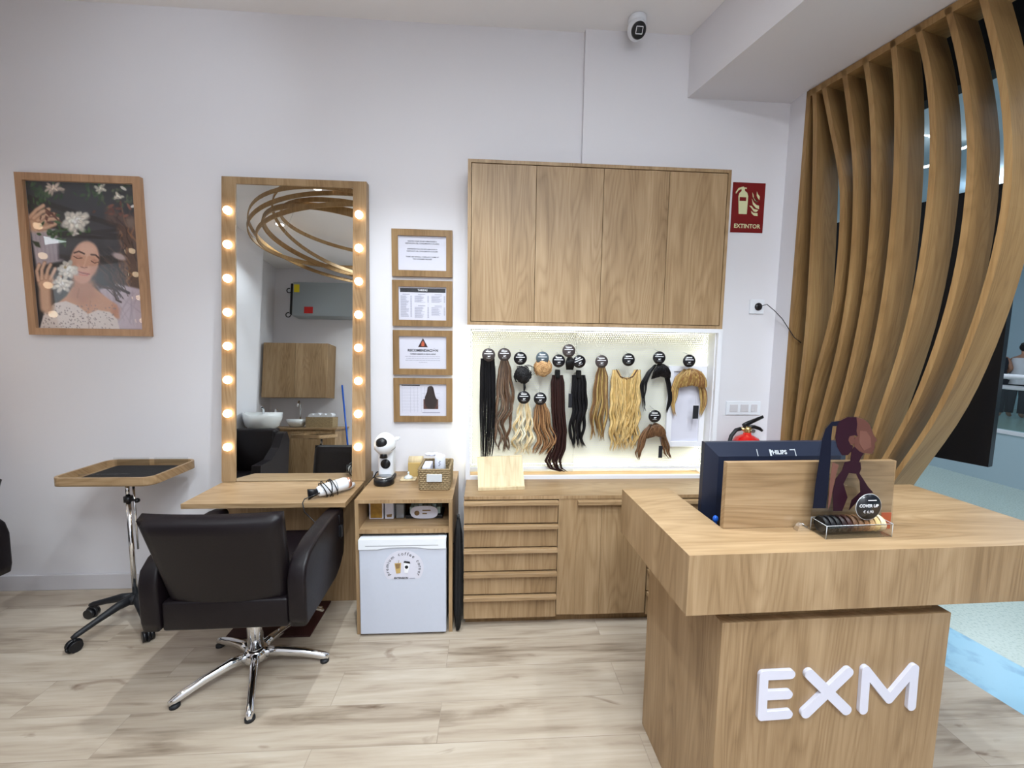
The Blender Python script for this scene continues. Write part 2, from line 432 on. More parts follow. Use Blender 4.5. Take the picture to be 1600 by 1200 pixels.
b = B(); b.box(-3.5, .567, 0, .15, 0, CEIL+.1)
struct('wall_back', b, 'wall_paint', label='white wall carrying the mirror and pictures')
b = B(); b.box(.567, 1.856, -.03, .15, 0, CEIL+.1)
struct('wall_pillar', b, 'wall_paint', label='slightly raised white wall section behind the cabinets')
b = B(); b.prism([(1.852, -.031, 0), (1.856, -.16, 0), (2.02, -.13, 0), (1.99, .15, 0), (1.857, .15, 0)], (0, 0, 3.05))
struct('wall_return', b, 'wall_paint', label='narrow white wall end beside the wooden screen')
b = B(); b.box(-3.5, -3.33, -4.3, -3.4, 0, CEIL+.1)
struct('wall_left_rear', b, 'wall_paint', label='recessed white side wall beside the rear cabinet')
b = B(); b.box(-3.35, -3.05, -3.4, 0, 0, CEIL+.1)
struct('wall_left', b, 'wall_paint', label='white left wall of the salon')
b = B(); b.box(-3.5, 2.6, -4.45, -4.3, 0, CEIL+.1)
struct('wall_front', b, 'wall_paint', label='white wall behind the photographer')
b = B(); b.prism([(-3.5, -4.45, CEIL), (3.05, -4.45, CEIL), (2.03, .15, CEIL), (-3.5, .15, CEIL)], (0, 0, .1))
struct('ceiling', b, 'ceiling_paint', label='white plasterboard ceiling')
zb = 3.05
e = math.tan(R(12.3))
b = B(); b.prism([(1.2, -.031, zb), (1.2+e*4.35, -4.35, zb), (2.045+LS/LC*4.35, -4.35, zb), (2.045, .0, zb), (1.86, .15, zb), (1.86, -.031, zb)], (0, 0, CEIL-zb-.001))
struct('ceiling_beam', b, 'wall_paint', label='dropped white ceiling beam above the shop front', cat='ceiling')
b = B(); b.box(-3.05, -1.5, -.014, -.0005, 0, .097, .003)
struct('baseboard_back', b, 'skirting', label='white baseboard along the back wall')
b = B(); b.box(1.42, 1.85, -.044, -.0305, 0, .097, .003)
struct('baseboard_pillar', b, 'skirting', label='white baseboard beside the fire extinguisher')
# mall beyond
b = B(); b.box(14.5, 14.7, -5, 16, 0, 5); b.box(.5, 14.7, 14, 14.2, 0, 5); b.box(6.04, 9.21, -5, 14, -1.2, -1.1)
struct('wall_mall', b, 'mall_wall', label='pale blue grey wall across the mall')
b = B(); b.box(2.9, 14.7, -5, 16, 4.6, 4.7)
struct('ceiling_mall', b, 'mall_wall', label='pale ceiling of the mall', cat='ceiling')

# the mall's balustrade
t = thing('glass_balustrade', 'long glass balustrade with white handrails at the far side of the mall floor', 'railing', (6.05, 0, 0))
b = B(); b.box(6.05, 6.13, -5, 13, 0, .6); build('base_panel', b, 'mall_wall', t)
b = B(); b.box(6.04, 6.14, -5, 13, .6, .64); build('ledge', b, 'white_metal', t)
b = B(); b.box(6.085, 6.097, -5, 13, .64, 1.12); build('glass_pane', b, 'rail_glass', t)
b = B(); b.cyl((6.09, -5, 1.14), (6.09, 13, 1.14), .025); build('handrail', b, 'white_metal', t)
b = B(); b.cyl((6.02, -5, 1.27), (6.02, 13, 1.27), .028); build('handrail', b, 'white_metal', t)
# black fascia and hanging display panel
b = B()
dA = Vector((-math.sin(R(19.5)), math.cos(R(19.5)), 0)); pR = Vector((2.84, -.494, 0)); nn = Vector((math.cos(R(19.5)), math.sin(R(19.5)), 0))
def prism_line(b, p, q, z0, z1, off):
    b.prism([(p[0], p[1], z0), (q[0], q[1], z0), (q[0]+off[0], q[1]+off[1], z0), (p[0]+off[0], p[1]+off[1], z0)], (0, 0, z1-z0))
t = thing('advertising_screen', 'large black display panel hanging outside behind the wooden fins', 'screen', (pR+Vector((0, 0, .9)))[:])
prism_line(b, pR, pR+dA*3.4, .9, 2.47, nn*.05); build('housing', b, 'panel_black', t)
for s in (.5, 1.7, 2.9):
    p = pR+dA*s+nn*.02; b = B(); b.cyl((p.x, p.y, 2.47), (p.x, p.y, 4.599), .012); build('suspension_rod', b, 'steel', t)
b = B(); n0 = Vector((LC, LS, 0)); q0 = Vector((PX, -.1556, 0))+n0*.45; zf = U(1545, 112, n=n0, q=q0).z; p0 = q0+Vector((LS, -LC, 0))*2.5
prism_line(b, p0, q0-Vector((LS, -LC, 0))*1.2, zf, 4.2, n0*.1)
struct('trim_fascia', b, 'bulkhead_black', label='black fascia above the shop front', cat='trim')
b = B(); b.box(2.4, 7.5, 8.5, 8.6, 2.4, 4.59)
struct('wall_mall_bulkhead', b, 'mall_pale', label='pale green bulkhead in the mall')
for i, (px, py, rr) in enumerate(((1500, 205, .22), (1444, 236, .20))):
    c = U(px, py, y=3.2)
    b = B(); b.torus(c, rr*1.1, .016, axis=(0, 1, 0), n=32); b.cyl(c+Vector((0, 0, rr*1.1)), (c.x, c.y, 4.599), .006); single('ring_lamp', b, 'neon', ['white ring lamp seen through the gap of the widest fins', 'white ring lamp seen through the gap left of the widest fins'][i], 'lamp', c)

# ================================================================== WOODEN FIN SCREEN
fins = {1: [(.043, 2.999), (.082, 2.455), (.1, 2.018), (.108, 1.639), (.09, 1.217), (.078, .994)],
 2: [(.094, 3.005), (.175, 2.678), (.226, 2.523), (.242, 2.454), (.259, 2.137), (.254, 1.756), (.176, 1.387), (.14, 1.124), (.13, 1.006)],
 3: [(.206, 3.008), (.251, 2.768), (.303, 2.504), (.326, 2.122), (.324, 1.839), (.299, 1.548), (.24, 1.205), (.205, 1.023)],
 4: [(.31, 3.018), (.364, 2.713), (.394, 2.428), (.406, 2.236), (.41, 1.94), (.39, 1.633), (.345, 1.3), (.315, 1.157)],
 5: [(.432, 3.023), (.463, 2.772), (.483, 2.543), (.495, 2.34), (.501, 2.014), (.487, 1.685), (.447, 1.365), (.41, 1.18)],
 6: [(.53, 3.023), (.581, 2.813), (.619, 2.587), (.638, 2.337), (.634, 1.988), (.609, 1.679), (.563, 1.417), (.505, 1.149)],
 7: [(.639, 3.019), (.697, 2.775), (.748, 2.524), (.766, 2.354), (.771, 2.244), (.77, 1.961), (.74, 1.673), (.679, 1.364), (.621, 1.159), (.563, 1.023)],
 8: [(.744, 2.994), (.802, 2.772), (.849, 2.552), (.874, 2.371), (.89, 2.195), (.886, 2.056), (.862, 1.801), (.822, 1.578), (.77, 1.337), (.707, 1.151), (.634, 1.001)]}
LO = Vector((PX, -.1556, 0)); LD = Vector((LS, -LC, 0)); LN = Vector((LC, LS, 0))
def lp(s, z, t=0): return LO+LD*s+LN*t+Vector((0, 0, z))
t = thing('fin_screen', 'tall wooden screen of curved vertical fins at the shop front', 'screen', (PX, -.16, 0), 0)
TOP = 3.045
def fin_path(pts, n=34):
    z = [p[1] for p in pts][::-1]; s = [p[0] for p in pts][::-1]
    z0, s0 = z[0], s[0]; sl = (s[1]-s[0])/(z[1]-z[0])
    zz = [.02, .25, .5, .75]; ext = [(v, s0-sl*(z0-v)*(.9-.38*(z0-v))) for v in zz]
    z = [v for v, _ in ext]+z+[TOP-.005]; s = [w for _, w in ext]+s+[s[-1]-.012]
    co_ = np.linspace(z[0], z[-1], n)
    # smooth interpolation
    si = np.interp(co_, z, s); k = np.array([.25, .5, .25])
    for _ in range(3): si[1:-1] = np.convolve(si, k, 'valid')
    return list(zip(si, co_))
for k in range(1, 9):
    P_ = fin_path(fins[k]); b = B(); th = .024
    rs = []
    for i, (s, z) in enumerate(P_):
        a = P_[max(i-1, 0)]; c = P_[min(i+1, len(P_)-1)]; d = Vector((c[0]-a[0], c[1]-a[1])).normalized()
        nx, nz = d.y*th, -d.x*th
        rs.append([lp(s, z, 0), lp(s+nx, z+nz*.0, 0), lp(s+nx, z+nz*.0, .17), lp(s, z, .17)])
    b.rings(rs, smooth=False)
    build('fin', b, 'oak_fin', t)
b = B(); b.prism([lp(-.0, .0), lp(.024, .0), lp(.024, .0, .17), lp(0, .0, .17)], (0, 0, TOP)); build('side_post', b, 'oak_fin', t)
b = B(); b.prism([lp(0, TOP-.036), lp(1.9, TOP-.036), lp(1.9, TOP-.036, .17), lp(0, TOP-.036, .17)], (0, 0, .036)); build('top_rail', b, 'oak_fin', t)
b = B(); b.prism([lp(0, 0), lp(.5, 0), lp(.5, 0, .17), lp(0, 0, .17)], (0, 0, .03)); build('bottom_rail', b, 'oak_fin', t)

# ================================================================== UPPER CABINET
CX0, CX1, CZ0, CZ1, CY = -.111, 1.417, 1.6634, 2.5823, -.1804
t = thing('wall_cabinet', 'wide oak wall cabinet with four plain doors above the hair display', 'cabinet', (.65, -.03, CZ0))
b = B(); T_ = .018
b.box(CX0, CX0+T_, CY, -.001, CZ0, CZ1); b.box(CX1-T_, CX1, CY, -.031, CZ0, CZ1)
b.box(CX0+T_, CX1-T_, CY, -.0315, CZ1-T_, CZ1); b.box(CX0+T_, CX1-T_, CY, -.0315, CZ0, CZ0+T_); b.box(CX0+T_, CX1-T_, -.040, -.0315, CZ0+T_, CZ1-T_)
build('body', b, 'oak_z', t)
ds = [CX0+T_+.002, .277, .665, 1.050, CX1-T_-.002]
for a, c in zip(ds, ds[1:]):
    b = B(); b.box(a+.0012, c-.0012, CY+.002, CY+.022, CZ0+T_+.003, CZ1-T_-.004, .0008, 1); build('door', b, 'oak_z', t)

# ================================================================== LOWER CABINETS
t = thing('drawer_cabinet', 'long oak base cabinet with five drawers at each end and doors in the middle', 'cabinet', (.65, -.25, 0))
b = B(); b.box(-.1117, 1.417, -.44, -.0315, .055, .724); build('body', b, 'oak', t)
b = B(); b.box(-.105, 1.41, -.415, -.05, 0, .055); build('plinth', b, 'oak_dark', t)
b = B(); b.box(.398, .900, -.46, -.441, .062, .724); build('side_panel', b, 'oak_z', t)
def drawers(x0, x1):
    zt = [.7215, .590, .457, .322, .189]; 
    for i, z in enumerate(zt):
        z1 = z; z0 = zt[i+1]+.004 if i < 4 else .052
        b = B(); b.box(x0, x1, -.462, -.4405, z0, z1-.006); d = build('drawer', b, 'oak_z', t)
        b = B(); b.box(x0, x1, -.492, -.463, z1-.020, z1-.001, .001, 1); build('handle', b, 'oak_x', d)
drawers(-.1117, .394); drawers(.905, 1.417)
for x0, x1 in ((.5, .634), (.637, .898)):
    b = B(); b.box(x0, x1, -.4635, -.4605, .062, .7); build('door', b, 'oak_z', t)
b = B(); b.box(.50, .9, -.492, -.464, .700, .7195, .001, 1); build('handle', b, 'oak_x', t)
b = B(); b.box(-.1117, 1.417, -.4626, -.0312, .7245, .7445, .001, 1)
single('counter_top', b, 'oak', 'oak counter top carrying the lit hair display', 'worktop', (.65, -.25, .7245))

# niche: white metal frame, perforated sheet, LED strips
NX0, NX1, NZ1 = -.117, 1.417, CZ0-.001
t = thing('hair_display', 'white metal display frame with a backlit perforated panel under the wall cabinet', 'display', (.65, -.1, .7445))
b = B(); y0, y1 = -.19, -.168
b.box(NX0, NX1, y0, y1, NZ1-.024, NZ1); b.box(NX0, NX1, y0, y1, .7447, .7655)
b.box(NX0, NX0+.026, y0, y1, .7655, NZ1-.024); b.box(NX1-.027, NX1, y0, y1, .7655, NZ1-.024)
build('front_frame', b, 'white_metal', t)
b = B(); b.box(1.385, 1.395, y1+.0005, -.0315, .7447, NZ1-.0005); build('side_plate', b, 'white_metal', t)
b = B(); b.box(NX0, 1.384, -.167, -.0315, NZ1-.012, NZ1-.0005); build('top_plate', b, 'white_metal', t)
b = B(); b.box(NX0+.02, 1.384, -.0855, -.084, .790, NZ1-.013); pf = build('perforated_sheet', b, 'perforated_metal', t)
b = B(); b.box(NX0+.02, 1.384, -.092, -.078, .776, .790); build('bottom_channel', b, 'white_metal', t)
b = B()
b.box(NX0+.03, 1.376, -.060, -.050, .795, .803); b.box(NX0+.03, 1.376, -.060, -.050, NZ1-.03, NZ1-.022)
b.box(NX0+.024, NX0+.031, -.060, -.050, .80, NZ1-.03); b.box(1.372, 1.379, -.060, -.050, .80, NZ1-.03)
build('led_strip', b, 'led_strip', t)
# white picture frame behind the blond wig
def rect_frame(b, x0, x1, z0, z1, w, y0, y1, bev=.0):
    b.prism([(x0, y0, z0), (x1, y0, z0), (x1-w, y0, z0+w), (x0+w, y0, z0+w)], (0, y1-y0, 0))
    b.prism([(x1, y0, z0), (x1, y0, z1), (x1-w, y0, z1-w), (x1-w, y0, z0+w)], (0, y1-y0, 0))
    b.prism([(x1, y0, z1), (x0, y0, z1), (x0+w, y0, z1-w), (x1-w, y0, z1-w)], (0, y1-y0, 0))
    b.prism([(x0, y0, z1), (x0, y0, z0), (x0+w, y0, z0+w), (x0+w, y0, z1-w)], (0, y1-y0, 0))
t = thing('white_frame', 'empty white picture frame hung in the display behind the blond wig', 'frame', (1.26, -.1, .93))
b = B(); rect_frame(b, 1.135, 1.378, .925, 1.435, .032, -.108, -.09); build('frame', b, 'white_metal', t)
b = B(); b.box(1.166, 1.347, -.096, -.091, .956, 1.404); build('backing', b, 'paper', t)

# ================================================================== HAIR PIECES
HY = -.115
def hair(name, label, spine, mats, n=70, amp=0, freq=3, clumps=5, depth=.35, r=.0032, seed=1, y=HY, lenvar=.12, splay=0, top_tie=True, ph_spread=1.0, parent=None, group='hair pieces in the display'):
    """spine: (px, py, half width px) in the photograph, read on the display plane"""
    rnd = random.Random(seed)
    S = [(U(px, py, y=y), hw*.00388) for px, py, hw in spine]
    L_ = [0]
    for a, c in zip(S, S[1:]): L_.append(L_[-1]+(c[0]-a[0]).length)
    tot = L_[-1]
    def at(t):
        q = t*tot
        for i in range(len(S)-1):
            if q <= L_[i+1] or i == len(S)-2:
                k = (q-L_[i])/(L_[i+1]-L_[i]); k2 = max(0, k); k3 = k2*k2*(3-2*k2) if k2 <= 1 else k2
                p = S[i][0].lerp(S[i+1][0], k2); return p, S[i][1]+(S[i+1][1]-S[i][1])*k3
    b = B(); cl = [(rnd.uniform(0, 6.28)*ph_spread, rnd.uniform(.85, 1.2), rnd.uniform(.7, 1.25)) for _ in range(clumps)]
    n = int(n*1.8); r *= .74
    for i in range(n):
        a = -1+2*(i+.5)/n+rnd.uniform(-.05, .05); c = min(clumps-1, int((a+1)/2*clumps)); ph, fm, am = cl[c]
        ph += rnd.uniform(-.35, .35); dd = rnd.uniform(-1, 1)*math.sqrt(max(0, 1-a*a)); b.mi = 0 if dd > .15 else rnd.choices(range(len(mats)), weights=[2]+[3]*(len(mats)-1))[0]  # rear strands get the darkest tone, interior shade put into the colour
        le = 1-rnd.uniform(0, lenvar); pts = []; rad = []; ns = max(10, int(tot/.016))
        cc = -1+2*(c+.5)/clumps
        for k in range(ns+1):
            t = k/ns*le; p, hw = at(t); g = min(1, t*2.2)
            aa = a+(cc-a)*.5*t if amp else a
            w = amp*am*g*(.35+1.0*t)
            pts.append(p+Vector((aa*hw+w*math.sin(6.283*freq*fm*t+ph)+splay*a*t*t, dd*hw*depth+.5*w*math.cos(6.283*freq*fm*t+ph), 0)))
            rad.append(r*(1.1-.75*t**3) if k < ns else r*.15)
        pts = [Vector((q.x, min(q.y, -.0895), q.z)) for q in pts]
        b.tube(pts, rad, 5, cap=False)
    o = S[0][0]
    if parent is not None: return build(name, b, mats, parent, recalc=False)
    t = thing(name, label, 'hair', o, group=group)
    build('hair', b, mats, t, recalc=False)
    return t
def band(t, px, py, w, h, mat, y=HY, label=None):
    c = U(px, py, y=y); b = B(); b.tube([c+Vector((0, 0, h/2)), c+Vector((0, 0, h/4)), c-Vector((0, 0, h/4)), c-Vector((0, 0, h/2))], [(w*.8, w*.45), (w, w*.5), (w, w*.5), (w*.85, w*.5)], 14)
    build('band', b, mat, t)
def label_tag(t, px, py, w, h, y=-.165):
    c = U(px, py, y=y); b = B(); b.box(c.x-w/2, c.x+w/2, y-.001, y+.001, c.z-h/2, c.z+h/2); o = build('swing_tag', b, 'ink', t)
    b = B(); b.tube([c+Vector((0, 0, h/2)), c+Vector((.004, .02, h/2+.06))], .0008, 5); build('thread', b, 'grey_ink', o)

t = hair('ponytail_extension', 'very long straight black ponytail hanging first from the left', [(762, 560, 10), (762, 585, 11.5), (762, 640, 12), (761, 690, 11), (760, 716, 9)], ['h_black', 'h_black2'], 80, amp=.0015, freq=1.2, clumps=9, seed=1, lenvar=.06)
t = hair('ponytail_extension', 'long wavy ash brown ponytail with lighter highlights beside the straight black one', [(788, 560, 5), (789, 580, 10), (788, 615, 14), (790, 640, 14), (783, 662, 13), (785, 685, 11), (788, 706, 8)], ['h_ash', 'h_ash2', 'h_brown'], 96, amp=.013, freq=2.4, clumps=6, seed=2, ph_spread=.25)
t = hair('ponytail_extension', 'longest dark brown ponytail curling at its tip over the panel edge', [(871, 586, 8), (871, 600, 10.5), (872, 640, 10.5), (876, 675, 11), (871, 702, 14), (863, 720, 14), (868, 732, 11), (882, 737, 6)], ['h_dkbrown', 'h_dkbrown2'], 90, amp=.003, freq=1.4, clumps=5, seed=5, ph_spread=.2, lenvar=.06)
band(t, 871, 584, .032, .05, 'black_cloth')
t = hair('ponytail_extension', 'black wavy ponytail with curled ends beside the longest dark brown one', [(904, 586, 10), (905, 600, 11.5), (905, 640, 13), (902, 668, 12), (900, 685, 13), (905, 700, 12)], ['h_black', 'h_black2'], 84, amp=.009, freq=2.6, clumps=5, seed=7, ph_spread=.5)
band(t, 904, 585, .032, .05, 'black_cloth'); label_tag(t, 891, 626, .022, .085)
t = hair('ponytail_extension', 'honey blond ponytail with dark roots and soft waves', [(940, 572, 5), (940, 590, 10), (938, 620, 13), (935, 655, 14), (934, 690, 12)], ['h_honey', 'h_honey2', 'h_brown2'], 70, amp=.008, freq=2.2, clumps=6, seed=8, ph_spread=.5, lenvar=.2)
# halo: two halves meeting at a wire
t = hair('halo_extension', 'wide golden blond wavy halo hair piece on a wire', [(962, 578, 5), (965, 600, 11), (966, 640, 14), (966, 680, 15), (966, 706, 13)], ['h_gold', 'h_gold2', 'h_honey2'], 80, amp=.007, freq=4.5, clumps=7, seed=9, lenvar=.22)
hair('hair', None, [(996, 578, 5), (990, 600, 11), (988, 640, 13), (986, 680, 13), (984, 704, 12)], ['h_gold', 'h_gold2', 'h_honey2'], 76, amp=.007, freq=4.5, clumps=7, seed=10, lenvar=.22, parent=t)
hair('hair', None, [(979, 590, 10), (979, 640, 12), (977, 690, 10)], ['h_gold2', 'h_gold'], 40, amp=.006, freq=4, clumps=5, seed=30, lenvar=.3, parent=t)
p1, p2 = U(963, 577, y=HY-.01), U(996, 577, y=HY-.01); mid = (p1+p2)/2
b = B(); b.tube([p1, p1.lerp(mid, .4)-Vector((0, 0, .045)), mid-Vector((0, 0, .06)), p2.lerp(mid, .4)-Vector((0, 0, .045)), p2], .004, 6); build('wire', b, 'h_brown', t)
t = hair('clip_extension', 'short curly platinum blond clip extension in the lower row', [(819, 628, 7), (819, 645, 12), (818, 670, 16), (817, 695, 17), (815, 711, 13)], ['h_plat', 'h_plat2', 'h_gold2'], 104, amp=.012, freq=3.0, clumps=7, seed=12, ph_spread=.7, lenvar=.15)
t = hair('clip_extension', 'short wavy caramel brown clip extension beside the platinum one', [(845, 630, 7), (846, 645, 12), (849, 670, 15), (853, 690, 16), (846, 711, 13)], ['h_brown', 'h_caramel2', 'h_caramel'], 100, amp=.011, freq=1.7, clumps=7, seed=13, ph_spread=.25, lenvar=.15)
# fringes: a cap of hair plus two side locks
def fringe(label, name, cx, cy, w, capy, left, right, mats, seed):
    t = thing(name, label, 'hair', U(cx, cy, y=HY), group='hair pieces in the display')
    rnd = random.Random(seed); b = B(); top = U(cx, cy, y=HY-.02)
    for i in range(70):
        a = -1+2*i/69; e_ = U(cx+a*w, capy+4*abs(a), y=HY+.0); pts = []
        for k in range(12):
            q = k/11; p = top.lerp(e_, q); p.x = top.x+(e_.x-top.x)*math.sin(q*1.57); p.z = top.z+(e_.z-top.z)*(1-math.cos(q*1.57)); p.y = HY-.03-.02*math.sin(q*3.14)+rnd.uniform(-.004, .004)
            pts.append(p)
        b.mi = rnd.randrange(len(mats)); b.tube(pts, [.0038]*11+[.0008], 5, cap=False)
    build('fringe_hair', b, mats, t, recalc=False)
    hair('side_lock', None, left, mats, 26, amp=.005, freq=1.6, clumps=3, seed=seed+1, y=HY-.01, parent=t, lenvar=.25, ph_spread=.4)
    hair('side_lock', None, right, mats, 26, amp=.005, freq=1.6, clumps=3, seed=seed+2, y=HY-.01, parent=t, lenvar=.25, ph_spread=.4)
    return t
fringe('black fringe hair piece with two long thin side locks', 'fringe_extension', 1029, 568, 14, 588, [(1024, 570, 1.5), (1014, 582, 4), (1006, 600, 5), (1004, 620, 3), (1009, 644, 2)], [(1034, 570, 1.5), (1041, 582, 4), (1045, 600, 4), (1046, 625, 3), (1043, 646, 2)], ['h_black', 'h_black2'], 20)
t = fringe('brown fringe hair piece with wavy side locks low in the display', 'fringe_extension', 1022, 661, 14, 680, [(1017, 663, 1.5), (1009, 674, 5), (1002, 692, 7), (997, 706, 5), (1000, 720, 2)], [(1027, 663, 1.5), (1035, 674, 5), (1039, 695, 7), (1041, 708, 5), (1049, 717, 3)], ['h_brown', 'h_brown2'], 24)
label_tag(t, 1032, 706, .024, .075)
t = fringe('highlighted blond wig with a centre parting in front of the white frame', 'wig', 1077, 576, 22, 602, [(1070, 577, 1.5), (1060, 590, 6), (1054, 612, 6), (1051, 632, 4), (1056, 652, 2)], [(1084, 577, 1.5), (1094, 590, 6), (1099, 612, 6), (1098, 632, 5), (1096, 652, 3)], ['h_honey', 'h_honey2', 'h_caramel'], 28)
label_tag(t, 1087, 644, .035, .082)
# buns
def bun(label, px, py, r1, r2, mats, seed, messy=0):
    rnd = random.Random(seed); c = U(px, py, y=HY-.03); t = thing('hair_bun', label, 'hair', c, group='hair pieces in the display'); b = B()
    for i in range(110):
        b.mi = rnd.randrange(len(mats)); ph = rnd.uniform(0, 6.28); rr = (i % 9+1.5)/9.5; tw = rnd.uniform(1.6, 2.6); pts = []
        for k in range(16):
            q = k/15; a = ph+tw*q; f = rr*(.55+.45*q)+messy*rnd.uniform(-.06, .06)
            pts.append(c+Vector((math.cos(a)*r1*f, -.05*math.sqrt(max(0, 1-min(1, f)**2))+rnd.uniform(-.003, .003), math.sin(a)*r2*f)))
        b.tube(pts, .0034, 5, cap=False)
    b.mi = 0; b.ell(c+Vector((0, .012, 0)), r1*.85, .028, r2*.85, 18, 10)
    build('hair', b, mats, t, recalc=False); return t, c
t, c = bun('messy black hair bun with stray curls', 816, 585, .054, .056, ['h_black', 'h_black2'], 3, 1)
b = B()
for k in range(4): b = B(); b.torus(c+Vector((.03+.005*k, -.03, .035-.004*k)), .024+.003*k, .0012, axis=(0, 1, .2*k), n=20, m=5); build('stray_curl', b, 'h_black', t)
b = B(); b.tube([c+Vector((.01, -.02, -.05)), c+Vector((.014, -.02, -.075)), c+Vector((.010, -.02, -.10))], [.006, .009, .004], 6); build('stray_curl', b, 'h_black', t)
bun('smooth blond hair bun wound in a spiral', 847, 574, .060, .056, ['h_bun', 'h_bun2', 'h_bun2'], 4)
t = thing('hair_scrunchie', 'small black hair scrunchie between two black price discs', 'hair', U(889, 567, y=HY), group='hair pieces in the display')
c = U(889, 566, y=HY); b = B()
for i in range(26):
    q = random.Random(i); x = q.uniform(-.025, .03); b.tube([c+Vector((x*.4, -.01, .03)), c+Vector((x, -.02, .0)), c+Vector((x*.8, -.01, -.045))], [.006, .008, .003], 5)
build('hair', b, 'h_black', t)
# price discs on hooks
DISC = [(763.5, 554.5, 'above the long straight black ponytail', 0, 'd'), (788, 554, 'above the wavy ash brown ponytail', 0, 'd'), (813, 560, 'above the messy black bun', 0, ''),
        (847.5, 559.5, 'grey', 0, 'g'), (873, 564, 'above the longest dark brown ponytail', 0, ''), (888.8, 548, 'highest of the row above the scrunchie', 0, 'd'), (905, 565, 'above the black wavy ponytail, tilted', 24, ''),
        (940, 565, 'above the honey blond ponytail', 0, 'd'), (982, 562, 'above the golden blond halo', 0, ''), (1030, 559, 'above the black fringe piece', 0, ''), (1076.8, 564, 'above the blond wig', 0, ''),
        (818.5, 621, 'above the platinum curls in the lower row', 0, ''), (844, 623, 'above the caramel waves in the lower row', 0, ''), (1023, 650.5, 'above the low brown fringe piece', 0, '')]
plain('disc_dark', srgb(18, 18, 24), .3, coat=.3); plain('disc_brown', srgb(74, 66, 66), .3, coat=.3); plain('disc_grey', srgb(84, 96, 104), .3, coat=.3)
for px, py, lab, tilt, k in DISC:
    yy = -.182; c = U(px, py, y=yy)
    l = 'round grey price disc above the blond spiral bun' if lab == 'grey' else 'round dark price disc ' + lab
    t = thing('price_disc', l, 'price tag', c, group='price discs in the display')
    b = B(); b.lathe([(.0005, -.001), (.0385, -.001), (.0385, .001), (.0005, .001)], c, 36, (0, 1, 0)); build('disc', b, {'d': 'disc_brown', 'g': 'disc_grey', '': 'disc_dark'}[k], t)
    M0 = Matrix.Translation(c) @ Matrix.Rotation(R(-tilt), 4, 'Y'); b = B()
    for w, h, dz in ((.034, .006, .020), (.052, .004, .007), (.010, .006, -.009), (.006, .003, -.007), (.026, .001, -.019)):
        x_ = .008 if w == .006 else 0
        b.box(-w/2+x_, w/2+x_, -.0022, -.0014, dz-h/2, dz+h/2, M=M0)
    build('printed_lines', b, 'white_ink', t)
    b = B(); h = c+Vector((.0, .002, .028)); b.tube([h, h+Vector((0, .01, .010)), Vector((c.x+.006, -.088, c.z+.05)), Vector((c.x+.006, -.086, c.z+.05))], .0013, 6); build('hook', b, 'steel', t)

# bamboo stand on the counter
t = thing('menu_stand', 'small pale bamboo board leaning on a ledge on the counter', 'stand', (.09, -.35, .7447))
a = U(747, 767, z=.7447); c = U(820, 764.6, z=.7447); tl = U(745.5, 716, y=-.26); tr = U(815.5, 713, y=-.26)
b = B(); off = Vector((0, .012, .004))
fb = [a+Vector((0, .014, .012)), c+Vector((0, .014, .012)), tr, tl]
b.prism([tuple(p) for p in fb], off); build('board', b, 'bamboo', t)
b = B(); b.prism([a, c, c+Vector((0, 0, .015)), a+Vector((0, 0, .015))], (0, .04, 0)); build('ledge', b, 'bamboo', t)
b = B(); m_ = (fb[0]+fb[1])/2; b.prism([(.06, -.25, .745), (.12, -.25, .745), (.12, -.262, .87), (.06, -.262, .87)], (0, .01, 0)); build('rear_support', b, 'bamboo', t)

# ================================================================== COFFEE CABINET + FRIDGE
KX0, KX1, KZ, KY = -.674, -.1709, .740, -.4902
t = thing('coffee_cabinet', 'narrow oak cabinet with an open compartment above a built in fridge', 'cabinet', ((KX0+KX1)/2, -.25, 0))
b = B(); q = .019
b.box(KX0, KX1, KY, -.001, KZ-q, KZ); build('top', b, 'oak', t)
for x in (KX0, KX1-q):
    b = B(); b.box(x, x+q, KY, -.001, 0.001, KZ-q-.0003); build('side_panel', b, 'oak_z', t)
b = B(); b.box(KX0+q, KX1-q, KY+.004, -.02, .556, .580); build('shelf', b, 'oak', t)
b = B(); b.box(KX0+q, KX1-q, -.02, -.008, .001, KZ-q-.0005); build('back_panel', b, 'oak_z', t)
t = thing('mini_fridge', 'small white fridge with a round coffee sticker under the open compartment', 'fridge', (-.43, -.27, .002))
FX0, FX1 = KX0+q+.004, KX1-q-.012
b = B(); b.box(FX0+.004, FX1-.004, -.47, -.05, .012, .538, .004); build('body', b, 'grey_plastic', t)
b = B(); b.box(FX0, FX1, -.512, -.471, .014, .520, .006, 3); dr = build('door', b, 'fridge_white', t)
b = B(); n_ = 24; top = []; bot = []
for i in range(n_+1):
    x = FX0+(FX1-FX0)*i/n_; u_ = (i/n_-.5)*2; z = .507+.010*max(0, 1-(abs(u_)/.55)**4); top.append((x, -.518, .537)); bot.append((x, -.518, z-.022))
b.prism(bot+top[::-1], (0, .047, 0)); build('handle', b, 'white_plastic', dr)
b = B(); b.box(FX0+.035, FX1-.04, -.5186, -.5179, .503, .506); build('handle_recess', b, 'grey_plastic', dr)
b = B(); b.box(FX1-.045, FX1-.008, -.505, -.47, .527, .539, .003); build('hinge', b, 'white_plastic', t)
b = B()
for x in (FX0+.03, FX1-.03): b.cyl((x, -.44, .001), (x, -.44, .014), .014)
build('foot', b, 'black_plastic', t)
